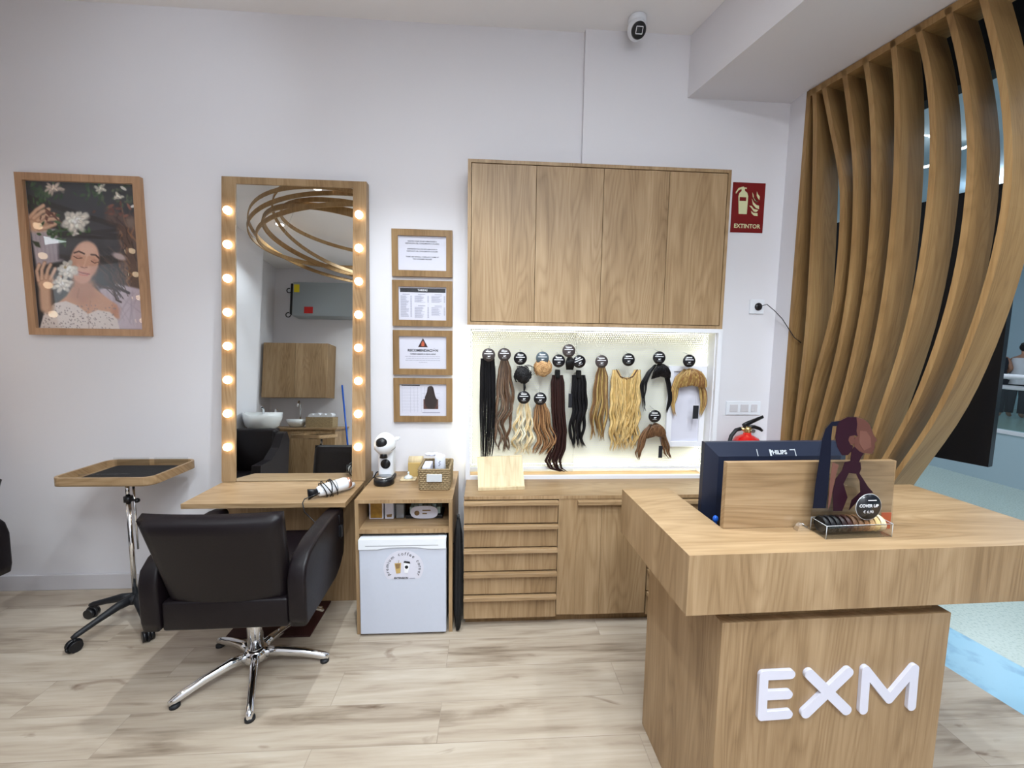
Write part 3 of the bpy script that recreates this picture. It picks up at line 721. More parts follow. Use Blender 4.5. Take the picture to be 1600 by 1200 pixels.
# sticker
sc_ = U(630.5, 886, y=-.513); b = B(); rs_ = .104; pts = []
for i in range(41):
    a = R(-38)+R(256)*i/40; pts.append((sc_.x+rs_*math.cos(a)*1.0, -.513, sc_.z-.005+rs_*math.sin(a)*.93))
b.prism(pts, (0, .0006, 0)); st = build('sticker', b, 'paper', dr)
b = B(); s_ = 'premium coffee corner'; n_ = len(s_)
wd = {'m': 1.5, 'i': .55, 'f': .7, 'r': .75, ' ': .9}; ws = [wd.get(ch, 1) for ch in s_]; tot = sum(ws); acc = 0
for ch, w_ in zip(s_, ws):
    a = 212-(acc+w_/2)/tot*244; acc += w_
    ar = R(a); p = (sc_.x+.085*math.cos(ar), -.5145, sc_.z-.006+.079*math.sin(ar))
    if ch != ' ': b.text(ch, .025, Matrix.Translation(p) @ Matrix.Rotation(-R(a-90), 4, 'Y') @ WALLM)
build('printed_ring_text', b, 'ink', st)
b = B(); wtext(b, 'EXTENSION', .0135, sc_.x-.012, -.5145, sc_.z-.060, bold=.0004); build('printed_name', b, 'ink', st)
b = B(); b.box(sc_.x+.030, sc_.x+.058, -.5146, -.514, sc_.z-.0625, sc_.z-.0600); build('printed_line', b, 'grey_ink', st)
b = B(); x, z = sc_.x-.030, sc_.z+.002
b.prism([(x-.016, -.5146, z+.020), (x+.018, -.5146, z+.022), (x+.014, -.5146, z-.034), (x-.008, -.5146, z-.036)], (0, .0005, 0))
build('printed_iced_cup', b, 'card_tan', st)
b = B(); b.prism([(x-.012, -.5148, z+.016), (x+.014, -.5148, z+.018), (x+.010, -.5148, z-.008), (x-.007, -.5148, z-.010)], (0, .0003, 0)); b.tube([(x+.004, -.5147, z+.02), (x+.007, -.5147, z+.036)], .0012, 5)
build('printed_iced_coffee', b, 'oak_dark', st)
x, z = sc_.x+.012, sc_.z
b = B(); b.prism([(x-.010, -.5146, z+.024), (x+.022, -.5146, z+.020), (x+.010, -.5146, z-.034), (x-.008, -.5146, z-.030)], (0, .0005, 0)); build('printed_paper_cup', b, 'white_ink', st)
b = B(); b.prism([(x-.012, -.515, z+.025), (x-.006, -.515, z+.034), (x+.020, -.515, z+.030), (x+.024, -.515, z+.018)], (0, .0005, 0)); b.lathe([(.0003, 0), (.009, 0), (.009, .0004), (.0003, .0004)], (x+.004, -.515, z), 20, (0, 1, 0)); build('printed_lid', b, 'ink', st)
# things in the compartment
b = B(); b.box(-.637, -.56, -.36, -.30, .581, .70, .001, 1); o = single('capsule_box', b, 'paper', 'white box with a golden window in the open compartment', 'box', (-.6, -.33, .581))
b = B(); b.box(-.629, -.567, -.3635, -.3605, .589, .692); build('window', b, 'gold_card', o)
b = B(); b.box(-.630, -.600, -.3645, -.3637, .675, .693); build('flap', b, 'oak_dark', o)
b = B(); b.box(-.552, -.505, -.36, -.30, .581, .70, .001, 1); o = single('capsule_box', b, 'paper', 'white box printed with a coffee cup, middle of the compartment', 'box', (-.53, -.33, .581))
b = B(); b.lathe([(.0003, 0), (.016, 0), (.016, .001), (.0003, .001)], (-.528, -.3615, .687), 20, (0, 1, 0)); b.prism([(-.54, -.3615, .592), (-.516, -.3615, .592), (-.512, -.3615, .610), (-.544, -.3615, .606)], (0, .001, 0)); build('printed_cup', b, 'oak_dark', o)
b = B(); b.box(-.497, -.445, -.36, -.30, .581, .70, .001, 1); o = single('capsule_box', b, 'acrylic', 'clear plastic box to the right of the two white boxes', 'box', (-.47, -.33, .581))
b = B(); b.box(-.492, -.450, -.355, -.305, .583, .66, .003); build('contents', b, 'grey_plastic', o)
t = thing('sachet_tray', 'tray of sachets with an oval card at the right of the open compartment', 'tray', (-.34, -.33, .581))
b = B(); b.box(-.44, -.235, -.36, -.24, .5815, .60, .003); build('tray', b, 'black_plastic', t)
b = B()
for i in range(7): b.box(-.42+i*.025, -.40+i*.025, -.34, -.26, .601, .64+.008*(i % 3), .002)
build('sachets', b, 'mall_pale', t, label='pale green sachets')
b = B(); pts = [(-.345+.098*math.cos(2*math.pi*k/36)*(1 if True else 1), -.380, .6+.0) for k in range(1)]
pts = []
for k in range(36):
    a = 2*math.pi*k/36; pts.append((-.335+.075*math.copysign(abs(math.cos(a))**.6, math.cos(a)), -.372, .622+.036*math.copysign(abs(math.sin(a))**.8, math.sin(a))))
b.prism(pts, (0, .003, 0)); cd = build('oval_card', b, 'paper', t)
b = B(); b.lathe([(.0003, 0), (.014, 0), (.014, .001), (.0003, .001)], (-.375, -.3735, .618), 20, (0, 1, 0)); b.box(-.345, -.30, -.3738, -.3725, .630, .636); b.box(-.345, -.32, -.3738, -.3725, .612, .618); build('printed_cup', b, 'oak_dark', cd)

# coffee machine
mc = U(604.5, 750, z=KZ); mx_, my_ = mc.x, -.185
t = thing('coffee_machine', 'white capsule coffee machine with a round head on the narrow cabinet', 'coffee machine', (mx_, my_, KZ))
b = B(); b.lathe([(.052, 0), (.057, .006), (.057, .030), (.050, .040), (.001, .040)], (mx_, my_-.055, KZ+.001), 32); b.box(mx_-.045, mx_+.045, my_-.05, my_+.07, KZ+.001, KZ+.03, .01, 3); build('drip_tray', b, 'black_plastic', t)
b = B(); b.lathe([(.001, .041), (.044, .041), (.044, .044), (.001, .044)], (mx_, my_-.055, KZ+.001), 28); build('grate', b, 'steel', t)
b = B(); b.box(mx_-.044, mx_+.044, my_-.02, my_+.07, KZ+.03, KZ+.205, .016, 4); build('column', b, 'white_plastic', t)
b = B(); b.ell((mx_, my_-.02, KZ+.228), .061, .078, .066, 28, 18); hd = build('head', b, 'white_plastic', t)
b = B(); b.lathe([(.0585, -.004), (.0605, 0), (.0585, .004)], (mx_, my_-.02, KZ+.205), 32, (0, -.15, 1), cap=False); build('seam', b, 'grey_plastic', hd)
b = B(); b.ell((mx_-.004, my_-.080, KZ+.246), .033, .022, .031, 22, 12); build('display', b, 'black_plastic', hd)
b = B(); b.lathe([(.0005, 0), (.028, 0), (.028, .004), (.0005, .004)], (mx_+.002, my_-.0245, KZ+.108), 32, (0, 1, 0)); build('badge', b, 'black_plastic', t)
b = B(); b.box(mx_+.05, mx_+.08, my_-.02, my_+.02, KZ+.245, KZ+.262, .006, 3); build('lever', b, 'white_plastic', hd)
b = B(); b.lathe([(.022, 0), (.018, .03), (.001, .032)], (mx_, my_-.055, KZ+.155), 20); build('capsule_holder', b, 'black_plastic', t)
b = B(); b.tube([(mx_-.03, my_+.06, KZ+.05), (mx_-.07, my_+.05, KZ+.035), (mx_-.085, -.13, KZ+.005), (-.69, -.16, KZ-.02), (-.695, -.2, .60)], .004, 8); build('cord', b, 'black_plastic', t)
# small things on top
b = B(); c = U(640, 750, z=KZ); c = Vector((-.458, -.165, KZ+.001)); b.box(c.x-.045, c.x+.048, c.y-.035, c.y+.03, c.z, c.z+.008, .003); o = single('coaster', b, 'bamboo', 'pale wooden coaster on the narrow cabinet between machine and basket', 'coaster', c)
b = B(); c2 = c+Vector((0, 0, .0085)); b.lathe([(.026, 0), (.028, .003), (.020, .012), (.006, .020), (.005, .03), (.008, .035), (.001, .040)], c2, 24); single('glass_cloche', b, 'tile_white', 'small pale glass cover standing on the coaster', 'cover', c2)
c = Vector((-.435, -.075, KZ+.001)); t = thing('storage_box', 'small tan cardboard box behind the coaster', 'box', c)
b = B(); b.box(c.x-.035, c.x+.05, c.y-.04, c.y+.04, c.z, c.z+.085, .002, 1); build('body', b, 'card_tan', t)
b = B(); b.cyl((c.x-.035, c.y, c.z+.087), (c.x+.05, c.y, c.z+.087), .030, n=20); build('contents', b, 'bamboo', t, label='rounded pale sticks')
# woven basket
bx0, bx1, by0, by1 = -.3616, -.2026, -.352, -.150
t = thing('woven_basket', 'square woven seagrass basket with a white label on the narrow cabinet', 'basket', ((bx0+bx1)/2, (by0+by1)/2, KZ))
b = B(); z0 = KZ+.001; H = .122
for k in range(11):
    z = z0+.006+k*(H-.012)/10; f = .004*k/10
    P4 = [(bx0-f, by0-f), (bx1+f, by0-f), (bx1+f, by1+f), (bx0-f, by1+f)]
    for i in range(4):
        p, q_ = P4[i], P4[(i+1) % 4]; n_ = 16; pts = []
        for j in range(n_+1):
            a = j/n_; wv = .003*(1 if (j+k) % 2 else -1); nx, ny = (q_[1]-p[1]), -(q_[0]-p[0]); l = math.hypot(nx, ny)
            pts.append((p[0]+(q_[0]-p[0])*a+nx/l*wv, p[1]+(q_[1]-p[1])*a+ny/l*wv, z))
        b.tube(pts, .0068, 5)
b.box(bx0, bx1, by0, by1, z0, z0+.006)
build('weave', b, 'seagrass', t)
b = B(); b.box(bx0+.04, bx1-.035, by0-.018, by0-.013, z0+.052, z0+.094, .001, 1); build('label_window', b, 'tape', t)
cw = [(-.320, -.30), (-.245, -.29)]
for i, (x, y) in enumerate([(-.262, -.235)]):
    b = B(); b.lathe([(.036, 0), (.030, .150), (.028, .155), (.001, .155)], (x, y, z0+.010), 24); o = single('paper_cup_stack', b, 'cup_white', 'upside down stack of white paper cups in the woven basket', 'cups', (x, y, z0+.01))
    b = B(); [b.box(x-.006+.004*(k % 2), x+.002+.004*(k % 2), y-.0336, y-.0322, z0+.112+.008*k, z0+.117+.008*k) for k in range(4)]; build('printed_mark', b, 'grey_ink', o)
b = B(); b.box(-.352, -.305, -.335, -.215, z0+.008, z0+.128, .006, 2); single('napkin_stack', b, 'paper', 'stack of white napkins at the left of the woven basket', 'napkins', (-.32, -.27, z0+.008))
b = B()
for k in range(4):
    rr = random.Random(k); b.ell((-.335+.02*k, -.20+.01*rr.random(), z0+.155+.008*rr.random()), .022, .018, .010, 10, 6)
single('sugar_sachets', b, 'cup_white', 'crumpled clear sachets heaped at the back of the woven basket', 'sachets', (-.3, -.2, z0+.15))

# folded black stand between cabinets
t = thing('folded_umbrella', 'slim folded black umbrella standing between the fridge cabinet and the drawers', 'umbrella', (-.142, -.42, 0))
b = B(); rnd = random.Random(3)
for k in range(6):
    a = k/6*6.28; pts = [(-.1415+math.cos(a)*.007, -.475+math.sin(a)*.02, .012), (-.1415+math.cos(a)*.015, -.465+math.sin(a)*.024, .12), (-.142+math.cos(a)*.016, -.445+math.sin(a)*.025, .36), (-.143+math.cos(a)*.012, -.425+math.sin(a)*.018, .52), (-.144+math.cos(a)*.003, -.415+math.sin(a)*.008, .60)]
    b.tube(pts, [.006, .0105, .0115, .010, .006], 8)
build('canopy', b, 'black_cloth', t)
b = B(); b.torus((-.1455, -.435, .47), .022, .004, axis=(0, .1, 1), n=20, sx=.7); build('strap', b, 'black_plastic', t)
b = B(); b.tube([(-.142, -.478, .001), (-.142, -.477, .03)], .003, 8); b.tube([(-.146, -.415, .58), (-.146, -.412, .625)], .008, 10); build('handle', b, 'black_plastic', t)

# ================================================================== VANITY MIRROR (local frame: wall plane y=0, front towards -y)
VX0, VX1, VZ0, VZ1 = -.4038, .4038, .7445, 2.482
def vf(z): return -.2+(z-VZ0)*.14/1.7375       # leaning front
def vanity(name, label, loc, rz):
    t = thing(name, label, 'mirror', loc, rz)
    b = B(); wl, wt, wb = .076, .050, .0
    def bar(x0, x1, z0, z1, dpt=.0):
        b.prism([(x0, vf(z0), z0), (x0, vf(z1), z1), (x0, min(vf(z1)+.10, -.012), z1), (x0, min(vf(z0)+.13, -.03), z0)], (x1-x0, 0, 0))
    bar(VX0, VX0+wl, VZ0, VZ1); bar(VX1-wl, VX1, VZ0, VZ1); bar(VX0+wl, VX1-wl, VZ1-wt+.012, VZ1)
    fr = build('frame', b, 'oak_z', t, local=True)
    b = B(); z0, z1 = VZ0+.001, VZ1-wt+.0118
    b.prism([(VX0+wl+.0005, vf(z0)+.006, z0), (VX0+wl+.0005, vf(z1)+.006, z1), (VX0+wl+.0005, vf(z1)+.012, z1), (VX0+wl+.0005, vf(z0)+.012, z0)], (VX1-VX0-2*wl-.001, 0, 0))
    build('mirror_glass', b, 'mirror_glass', t, local=True)
    for sx in (-1, 1):
        for i in range(8):
            z = .946+i*(2.2875-.946)/7; y = vf(z)
            b = B(); b.ell((sx*.365, y-.010, z), .0225, .0225, .0225, 18, 12); o = build('bulb', b, 'bulb', t, local=True)
            b = B(); b.lathe([(.018, 0), (.018, .004), (.012, .006)], (sx*.365, y-.0002, z), 18, (0, -1, 0)); build('socket', b, 'white_metal', o, local=True)
    b = B(); b.box(-.4, .4, -.19, -.02, .0005, .715); build('base_panel', b, 'oak_z', t, local=True)
    b = B(); b.box(-.4, .398, -.527, -.003, .7165, .742, .001, 1); build('shelf', b, 'oak_x', t, local=True)
    return t
VXC = -1.106
van = vanity('vanity_mirror', 'tall oak framed vanity mirror with glowing bulbs and a shelf on the back wall', (VXC, 0, 0), 0)
# copy on the left wall
lv = dup(van, (-3.05, -.795, 0), R(90), 'identical bulb lit vanity mirror on the left wall, seen only in reflections')
b = B(); b.box(-1.35, -.915, -.50, -.20, .0005, .010, .002, 1); single('floor_layer', b, 'red_brown', 'thin dark red brown sheet on the floor under the vanity shelf', 'mat', (-1.1, -.35, 0))  # thin dark red brown sheet lying flat on the floor

# hair dryer on the shelf
A_ = U(510, 778, z=.790); C_ = U(543, 757, z=.80)
A_ = Vector((-.865, -.455, .776)); C_ = Vector((-.765, -.365, .786)); ax = (C_-A_)
t = thing('hair_dryer', 'white hair dryer wrapped in its black cord on the vanity shelf', 'hair dryer', (A_+C_)/2-Vector((0, 0, .034)))
l = ax.length; b = B(); b.lathe([(.020, -.010), (.027, .0), (.031, .02), (.0335, l*.5), (.034, l), (.028, l+.016), (.001, l+.020)], A_, 24, ax); build('body', b, 'white_plastic', t)
b = B(); b.lathe([(.0345, 0), (.0345, .003)], A_.lerp(C_, .62), 24, ax, cap=False); build('trim_ring', b, 'black_plastic', t)
b = B(); d = ax.normalized(); nz = A_-d*.055; b.tube([A_-d*.006, A_-d*.03, nz], [(.016, .016), (.012, .022), (.006, .030)], 12); build('nozzle', b, 'black_plastic', t)
b = B(); hb = C_-d*.01; b.tube([hb+Vector((0, 0, -.02)), hb+Vector((.02, .03, -.024)), hb+Vector((.035, .07, -.026))], [.017, .016, .014], 12); build('grip', b, 'white_plastic', t)
b = B(); b.lathe([(.028, 0), (.031, .008), (.026, .020), (.001, .022)], C_+d*.012, 20, ax); build('end_cap', b, 'rose_gold', t)
b = B()
for k, (q, tl) in enumerate(((.15, .3), (.38, -.15), (.55, .25), (.30, .5))):
    b.torus(A_.lerp(C_, q), .041+.003*k, .0028, axis=d+Vector((0, 0, tl)), n=28, m=6)
b.tube([A_.lerp(C_, .15)-Vector((0, .04, .0)), Vector((-.92, -.50, .752)), Vector((-.915, -.534, .745)), Vector((-.905, -.54, .70)), Vector((-.85, -.54, .64)), Vector((-.79, -.54, .66)), Vector((-.735, -.54, .68)), Vector((-.735, -.54, .63))], .0028, 6)
build('cord', b, 'black_plastic', t)
b = B(); p = Vector((-.732, -.54, .60)); b.box(p.x-.014, p.x+.014, p.y-.01, p.y+.01, p.z-.03, p.z+.03, .004); b.cyl((p.x-.006, p.y, p.z-.045), (p.x-.006, p.y, p.z-.03), .002, n=8); b.cyl((p.x+.006, p.y, p.z-.045), (p.x+.006, p.y, p.z-.03), .002, n=8); build('plug', b, 'black_plastic', t)

# ================================================================== SALON CHAIR (local, front +y)
def salon_chair(label, loc, rz):
    t = thing('salon_chair', label, 'chair', loc, rz)
    OX = .022
    b = B(); b.box(-.245+OX, .245+OX, -.25, .225, .375, .50, .012, 3); build('seat_frame', b, 'leather', t, local=True)
    b = B(); b.box(-.235+OX, .235+OX, -.19, .25, .502, .575, .028, 4); build('seat', b, 'leather', t, local=True)
    def g(u, v):
        w = .234+.028*v; x = (u*2-1)*w+OX; z = .470+v*.400; yb = -.225-.115*v-.022*(1-(u*2-1)**2)
        e = min(1, min(u, 1-u)/.06)**.5*min(1, min(v+.02, 1.0-v+.0)/.07)**.5
        th = .03+.045*e
        zz = z+(.012 if v > .9 else 0)*e
        return Vector((x, yb+.04+th/2, zz+.018*v)), Vector((x, yb+.04-th/2, zz))
    b = B(); b.slab(g, 18, 14, 0); build('backrest', b, 'leather', t, local=True)
    for s in (-1, 1):
        prof = [(-.25, .378), (-.26, .42), (-.262, .58), (-.245, .635), (-.20, .672), (-.10, .697), (.05, .706), (.18, .704), (.228, .697), (.238, .68), (.238, .50), (.225, .45), (.17, .405), (.10, .380)]
        b = B(); tb = bmesh.new(); x0 = s*.248+OX; x1 = s*.322+OX
        a_ = [tb.verts.new((x0, y, z)) for y, z in prof]; c_ = [tb.verts.new((x1, y, z)) for y, z in prof]; n_ = len(prof)
        tb.faces.new(a_); tb.faces.new(list(reversed(c_)))
        for i in range(n_): tb.faces.new([a_[i], c_[i], c_[(i+1) % n_], a_[(i+1) % n_]])
        bmesh.ops.recalc_face_normals(tb, faces=tb.faces[:])
        bmesh.ops.bevel(tb, geom=[e for e in tb.edges if abs(e.verts[0].co.x-e.verts[1].co.x) < 1e-5], offset=.014, segments=3, affect='EDGES', profile=.5)
        b.merge(tb, None, True); build('armrest', b, 'leather', t, local=True)
    b = B(); b.lathe([(.034, .10), (.034, .30), (.028, .305), (.028, .395), (.10, .40), (.10, .404)], (0, 0, 0), 24); build('column', b, 'chrome', t, local=True)
    b = B(); b.lathe([(.030, .045), (.052, .055), (.055, .085), (.045, .105), (.034, .112)], (0, 0, 0), 24); build('hub', b, 'chrome', t, local=True)
    for k in range(5):
        a = R(-66.6-1.0+72*k); dx, dy = math.cos(a), math.sin(a); b = B()
        b.tube([(dx*r_, dy*r_, z) for r_, z in ((.035, .078), (.10, .080), (.20, .062), (.27, .042), (.305, .030), (.325, .024))], [(.020, .026), (.018, .023), (.016, .020), (.016, .019), (.0165, .018), (.010, .012)], 12)
        lg = build('leg', b, 'chrome', t, local=True)
        b = B(); b.lathe([(.020, .001), (.020, .012), (.012, .016)], (dx*.305, dy*.305, 0), 16); build('foot_pad', b, 'black_rubber', lg, local=True)
    b = B(); b.tube([(-.09, .10, .30), (-.14, .17, .20), (-.215, .25, .115), (-.20, .285, .105), (0, .30, .105), (.20, .285, .105), (.215, .25, .115), (.14, .17, .20), (.09, .10, .30)], .009, 8)
    b.tube([(-.17, .20, .16), (0, .235, .14), (.17, .20, .16)], .008, 8); b.tube([(-.09, .10, .30), (0, .04, .35), (.09, .10, .30)], .012, 8)
    build('footrest', b, 'chrome', t, local=True)
    return t
ch = salon_chair('dark leather salon chair with chrome star base in front of the vanity mirror', (-1.078, -.702, 0), R(1.0))
dup(ch, (-2.645, -.795, 0), R(88), 'dark leather salon chair cut off by the left edge of the photo')

# ================================================================== TROLLEY
def trolley(label, loc, rz=0):
    t = thing('salon_trolley', label, 'trolley', loc, rz)
    w, d, zt = .25, .18, .84; cx, cy = -.045, .075
    def rr(w, d, r, n=6):
        pts = []
        for sx, sy, a0 in ((1, 1, 0), (-1, 1, 90), (-1, -1, 180), (1, -1, 270)):
            for k in range(n+1):
                a = R(a0+90*k/n); pts.append((cx+sx*(w-r)+r*math.cos(a), cy+sy*(d-r)+r*math.sin(a)))
        return pts
    o1 = rr(w, d, .055); o2 = rr(w-.014, d-.014, .043); b = B(); n_ = len(o1)
    b.rings([[(x, y, zt-.045) for x, y in o1], [(x, y, zt) for x, y in o1], [(x, y, zt) for x, y in o2], [(x, y, zt-.040) for x, y in o2]], cap=False, smooth=False)
    b.prism([(x, y, zt-.045) for x, y in o1], (0, 0, .006)); build('tray', b, 'oak_x', t, local=True)
    b = B(); b.prism([(x, y, zt-.038) for x, y in rr(w-.075, d-.045, .02)], (0, 0, .012)); build('tray_mat', b, 'black_cloth', t, local=True)
    for x0, x1, y in ((cx-w+.03, cx-.02, cy+d-.018), (cx+.01, cx+w-.05, cy+d-.018), (cx-.12, cx+.13, cy-d+.022)):
        b = B(); b.box(x0, x1, y-.002, y+.002, zt-.035, zt+.014); build('divider', b, 'acrylic', t, local=True)
    b = B(); b.box(-.10, .06, -.03, .12, zt-.060, zt-.0455, .004); build('tray_bracket', b, 'black_plastic', t, local=True)
    b = B(); b.cyl((0, 0, .10), (0, 0, .70), .0125); b.cyl((0, 0, .69), (0, 0, zt-.058), .010); b.cyl((.022, .012, .40), (.022, .012, zt-.058), .006, n=12); build('pole', b, 'chrome', t, local=True)
    b = B(); b.lathe([(.020, .0), (.020, .03)], (0, 0, .675), 18); b.cyl((.0, 0, .69), (.05, -.01, .685), .006, n=10); b.ell((.055, -.011, .685), .013, .013, .013, 12, 8); build('height_knob', b, 'black_plastic', t, local=True)
    b = B(); b.lathe([(.022, .10), (.038, .105), (.040, .14), (.018, .15)], (0, 0, 0), 20); build('hub', b, 'black_rubber', t, local=True)
    for k in range(5):
        a = R(-42+72*k); dx, dy = math.cos(a), math.sin(a); b = B()
        b.tube([(dx*r_, dy*r_, z) for r_, z in ((.02, .125), (.08, .122), (.17, .098), (.25, .075), (.268, .07))], [(.02, .026), (.019, .022), (.015, .016), (.014, .014), (.010, .010)], 10)
        lg = build('leg', b, 'black_rubber', t, local=True)
        b = B(); tx, ty = -dy, dx
        for s in (-1, 1): b.cyl((dx*.262+tx*.006*s, dy*.262+ty*.006*s, .0275), (dx*.262+tx*.024*s, dy*.262+ty*.024*s, .0275), .0265, n=20)
        b.cyl((dx*.262, dy*.262, .03), (dx*.255, dy*.255, .072), .008, n=10)
        b.torus((dx*.262, dy*.262, .0275), .029, .006, axis=(tx, ty, 0), n=14, a0=0, a1=math.pi*2); build('caster', b, 'black_plastic', lg, local=True)
    return t
tr_ = trolley('oak tray trolley on a chrome pole with black casters left of the vanity mirror', (-1.931, -.31, 0))
dup(tr_, (-2.20, -3.42, 0), R(20), 'second oak tray trolley seen in the mirror beside the mop')

# ================================================================== PICTURES ON THE WALL
def framed(name, label, x0, x1, z0, z1, w, mat, y0=-.022, group=None):
    t = thing(name, label, 'picture', ((x0+x1)/2, -.001, z0), group=group)
    b = B(); rect_frame(b, x0, x1, z0, z1, w, y0, -.001); build('frame', b, mat, t)
    b = B(); b.box(x0+w-.002, x1-w+.002, -.010, -.004, z0+w-.002, z1-w+.002); pp = build('print', b, 'paper', t)
    b = B(); b.box(x0+w-.001, x1-w+.001, -.0165, -.0155, z0+w-.001, z1-w+.001); build('glass', b, 'picture_glass', t)
    return t, pp
oak('frame_oak', 'auto', (112, 86, 54), (134, 104, 68), (152, 122, 84)); oak('poster_oak', 'auto', (148, 112, 84), (172, 134, 103), (190, 152, 120))
fx0, fx1 = -.5723, -.21; zz = [(1.9551, 2.2329), None, None, (1.0619, 1.3367)]
rows = [(1.955, 2.233), (1.657, 1.932), (1.358, 1.632), (1.062, 1.337)]
labs = ['small oak framed notice with three lines of complaint form text, topmost of four', 'small oak framed price list with a black heading, second of four', 'small oak framed notice with a warning triangle, third of four', 'small oak framed hair length chart with dark hair picture, lowest of four']
FR = []
for (z0, z1), l in zip(rows, labs): FR.append(framed('picture_frame', l, fx0, fx1, z0, z1, .037, 'frame_oak', group='framed notices in a column'))
ty = -.0107; xc = (fx0+fx1)/2
b = B()
for s_, z in (('EXISTEN HOJAS DE RECLAMACIONES A', 2.165), ('DISPOSICIÓN DEL CONSUMIDOR O USUARIO', 2.152), ('EXISTEIXEN FULLS DE RECLAMACIONS A', 2.119), ('DISPOSICIÓ DEL CONSUMIDOR O USUARI', 2.106), ('THERE ARE OFFICIAL COMPLAINT FORMS AT', 2.073), ('THE CONSUMER REQUEST', 2.060)):
    wtext(b, s_, .0098, xc, ty, z, bold=.0002)
build('printed_text', b, 'ink', FR[0][1])
b = B(); b.box(fx0+.045, fx1-.043, -.0106, -.0101, 1.862, 1.887); build('printed_heading_bar', b, 'ink', FR[1][1])
b = B(); wtext(b, 'TARIFAS', .016, xc, -.0109, 1.8745, bold=.0004); build('printed_heading', b, 'white_ink', FR[1][1])
b = B(); rnd = random.Random(4)
for x0, x1, za, zb_ in ((fx0+.048, fx0+.115, 1.85, 1.715), (fx0+.132, fx0+.218, 1.85, 1.80), (fx0+.234, fx1-.045, 1.85, 1.80), (fx0+.132, fx0+.218, 1.782, 1.705), (fx0+.234, fx1-.045, 1.782, 1.72)):
    z = za; b.box((x0+x1)/2-.022, (x0+x1)/2+.022, -.0106, -.0101, z-.0022, z+.0015); z -= .010
    while z > zb_:
        b.box(x0, x0+(x1-x0)*rnd.uniform(.45, .78), -.0106, -.0101, z-.001, z+.001); b.box(x1-.008, x1, -.0106, -.0101, z-.0012, z+.0012); z -= .0052
build('printed_rows', b, 'grey_ink', FR[1][1])
b = B(); zc = 1.553; b.prism([(xc-.030, -.0106, zc-.024), (xc+.030, -.0106, zc-.024), (xc, -.0106, zc+.032)], (0, .0005, 0)); build('printed_triangle', b, 'red_brown', FR[2][1])
b = B(); b.box(xc-.009, xc+.009, -.0112, -.0107, zc-.018, zc+.004); b.lathe([(.0003, 0), (.005, 0), (.005, .0005), (.0003, .0005)], (xc, -.0112, zc+.008), 16, (0, 1, 0)); build('printed_flame', b, 'orange_card', FR[2][1])
b = B(); wtext(b, 'RECOMENDACIÓN', .0215, xc, ty, 1.508, bold=.0008); wtext(b, 'Cuidado especial en época estival', .0115, xc, ty, 1.487, bold=.0003); build('printed_title', b, 'ink', FR[2][1])
b = B()
for k, (w_, z) in enumerate(((.218, 1.471), (.205, 1.459), (.215, 1.447), (.05, 1.435))):
    x = xc-w_/2; rnd = random.Random(k)
    while x < xc+w_/2-.004:
        l = rnd.uniform(.006, .02); b.box(x, min(x+l, xc+w_/2), -.0106, -.0101, z-.0014, z+.0016); x += l+.003
build('printed_lines', b, 'grey_ink', FR[2][1])
b = B(); b.box(fx0+.048, fx0+.160, -.0106, -.0101, 1.288, 1.294); build('printed_heading_bar', b, 'ink', FR[3][1])
b = B()
for k in range(6): b.box(fx0+.05+.022*k+(.03 if k else 0), fx0+.0508+.022*k+(.03 if k else 0), -.0106, -.0101, 1.12, 1.283)
for k in range(8): b.box(fx0+.05, fx0+.155, -.0106, -.0101, 1.135+.019*k, 1.1356+.019*k)
for z in (1.24, 1.215, 1.19, 1.165): b.box(fx0+.175, fx0+.195, -.0106, -.0101, z, z+.0012); b.box(fx0+.262, fx0+.285, -.0106, -.0101, z, z+.0012)
b.box(fx0+.175, fx0+.285, -.0106, -.0101, 1.118, 1.1225)
build('printed_chart', b, 'grey_ink', FR[3][1])
b = B(); hx = fx0+.228; pts = []
for dx, z in ((-.008, 1.288), (-.020, 1.278), (-.024, 1.25), (-.036, 1.22), (-.038, 1.185), (-.030, 1.160), (-.012, 1.144), (.020, 1.144), (.034, 1.165), (.040, 1.20), (.028, 1.222), (.022, 1.25), (.016, 1.278), (.006, 1.289)): pts.append((hx+dx, -.0108, z))
b.prism(pts, (0, .0005, 0)); build('printed_hair', b, 'h_dkbrown', FR[3][1])
b = B(); b.box(hx-.046, hx+.046, -.0106, -.0102, 1.143, 1.205); build('printed_shoulders', b, 'print_skin', FR[3][1])

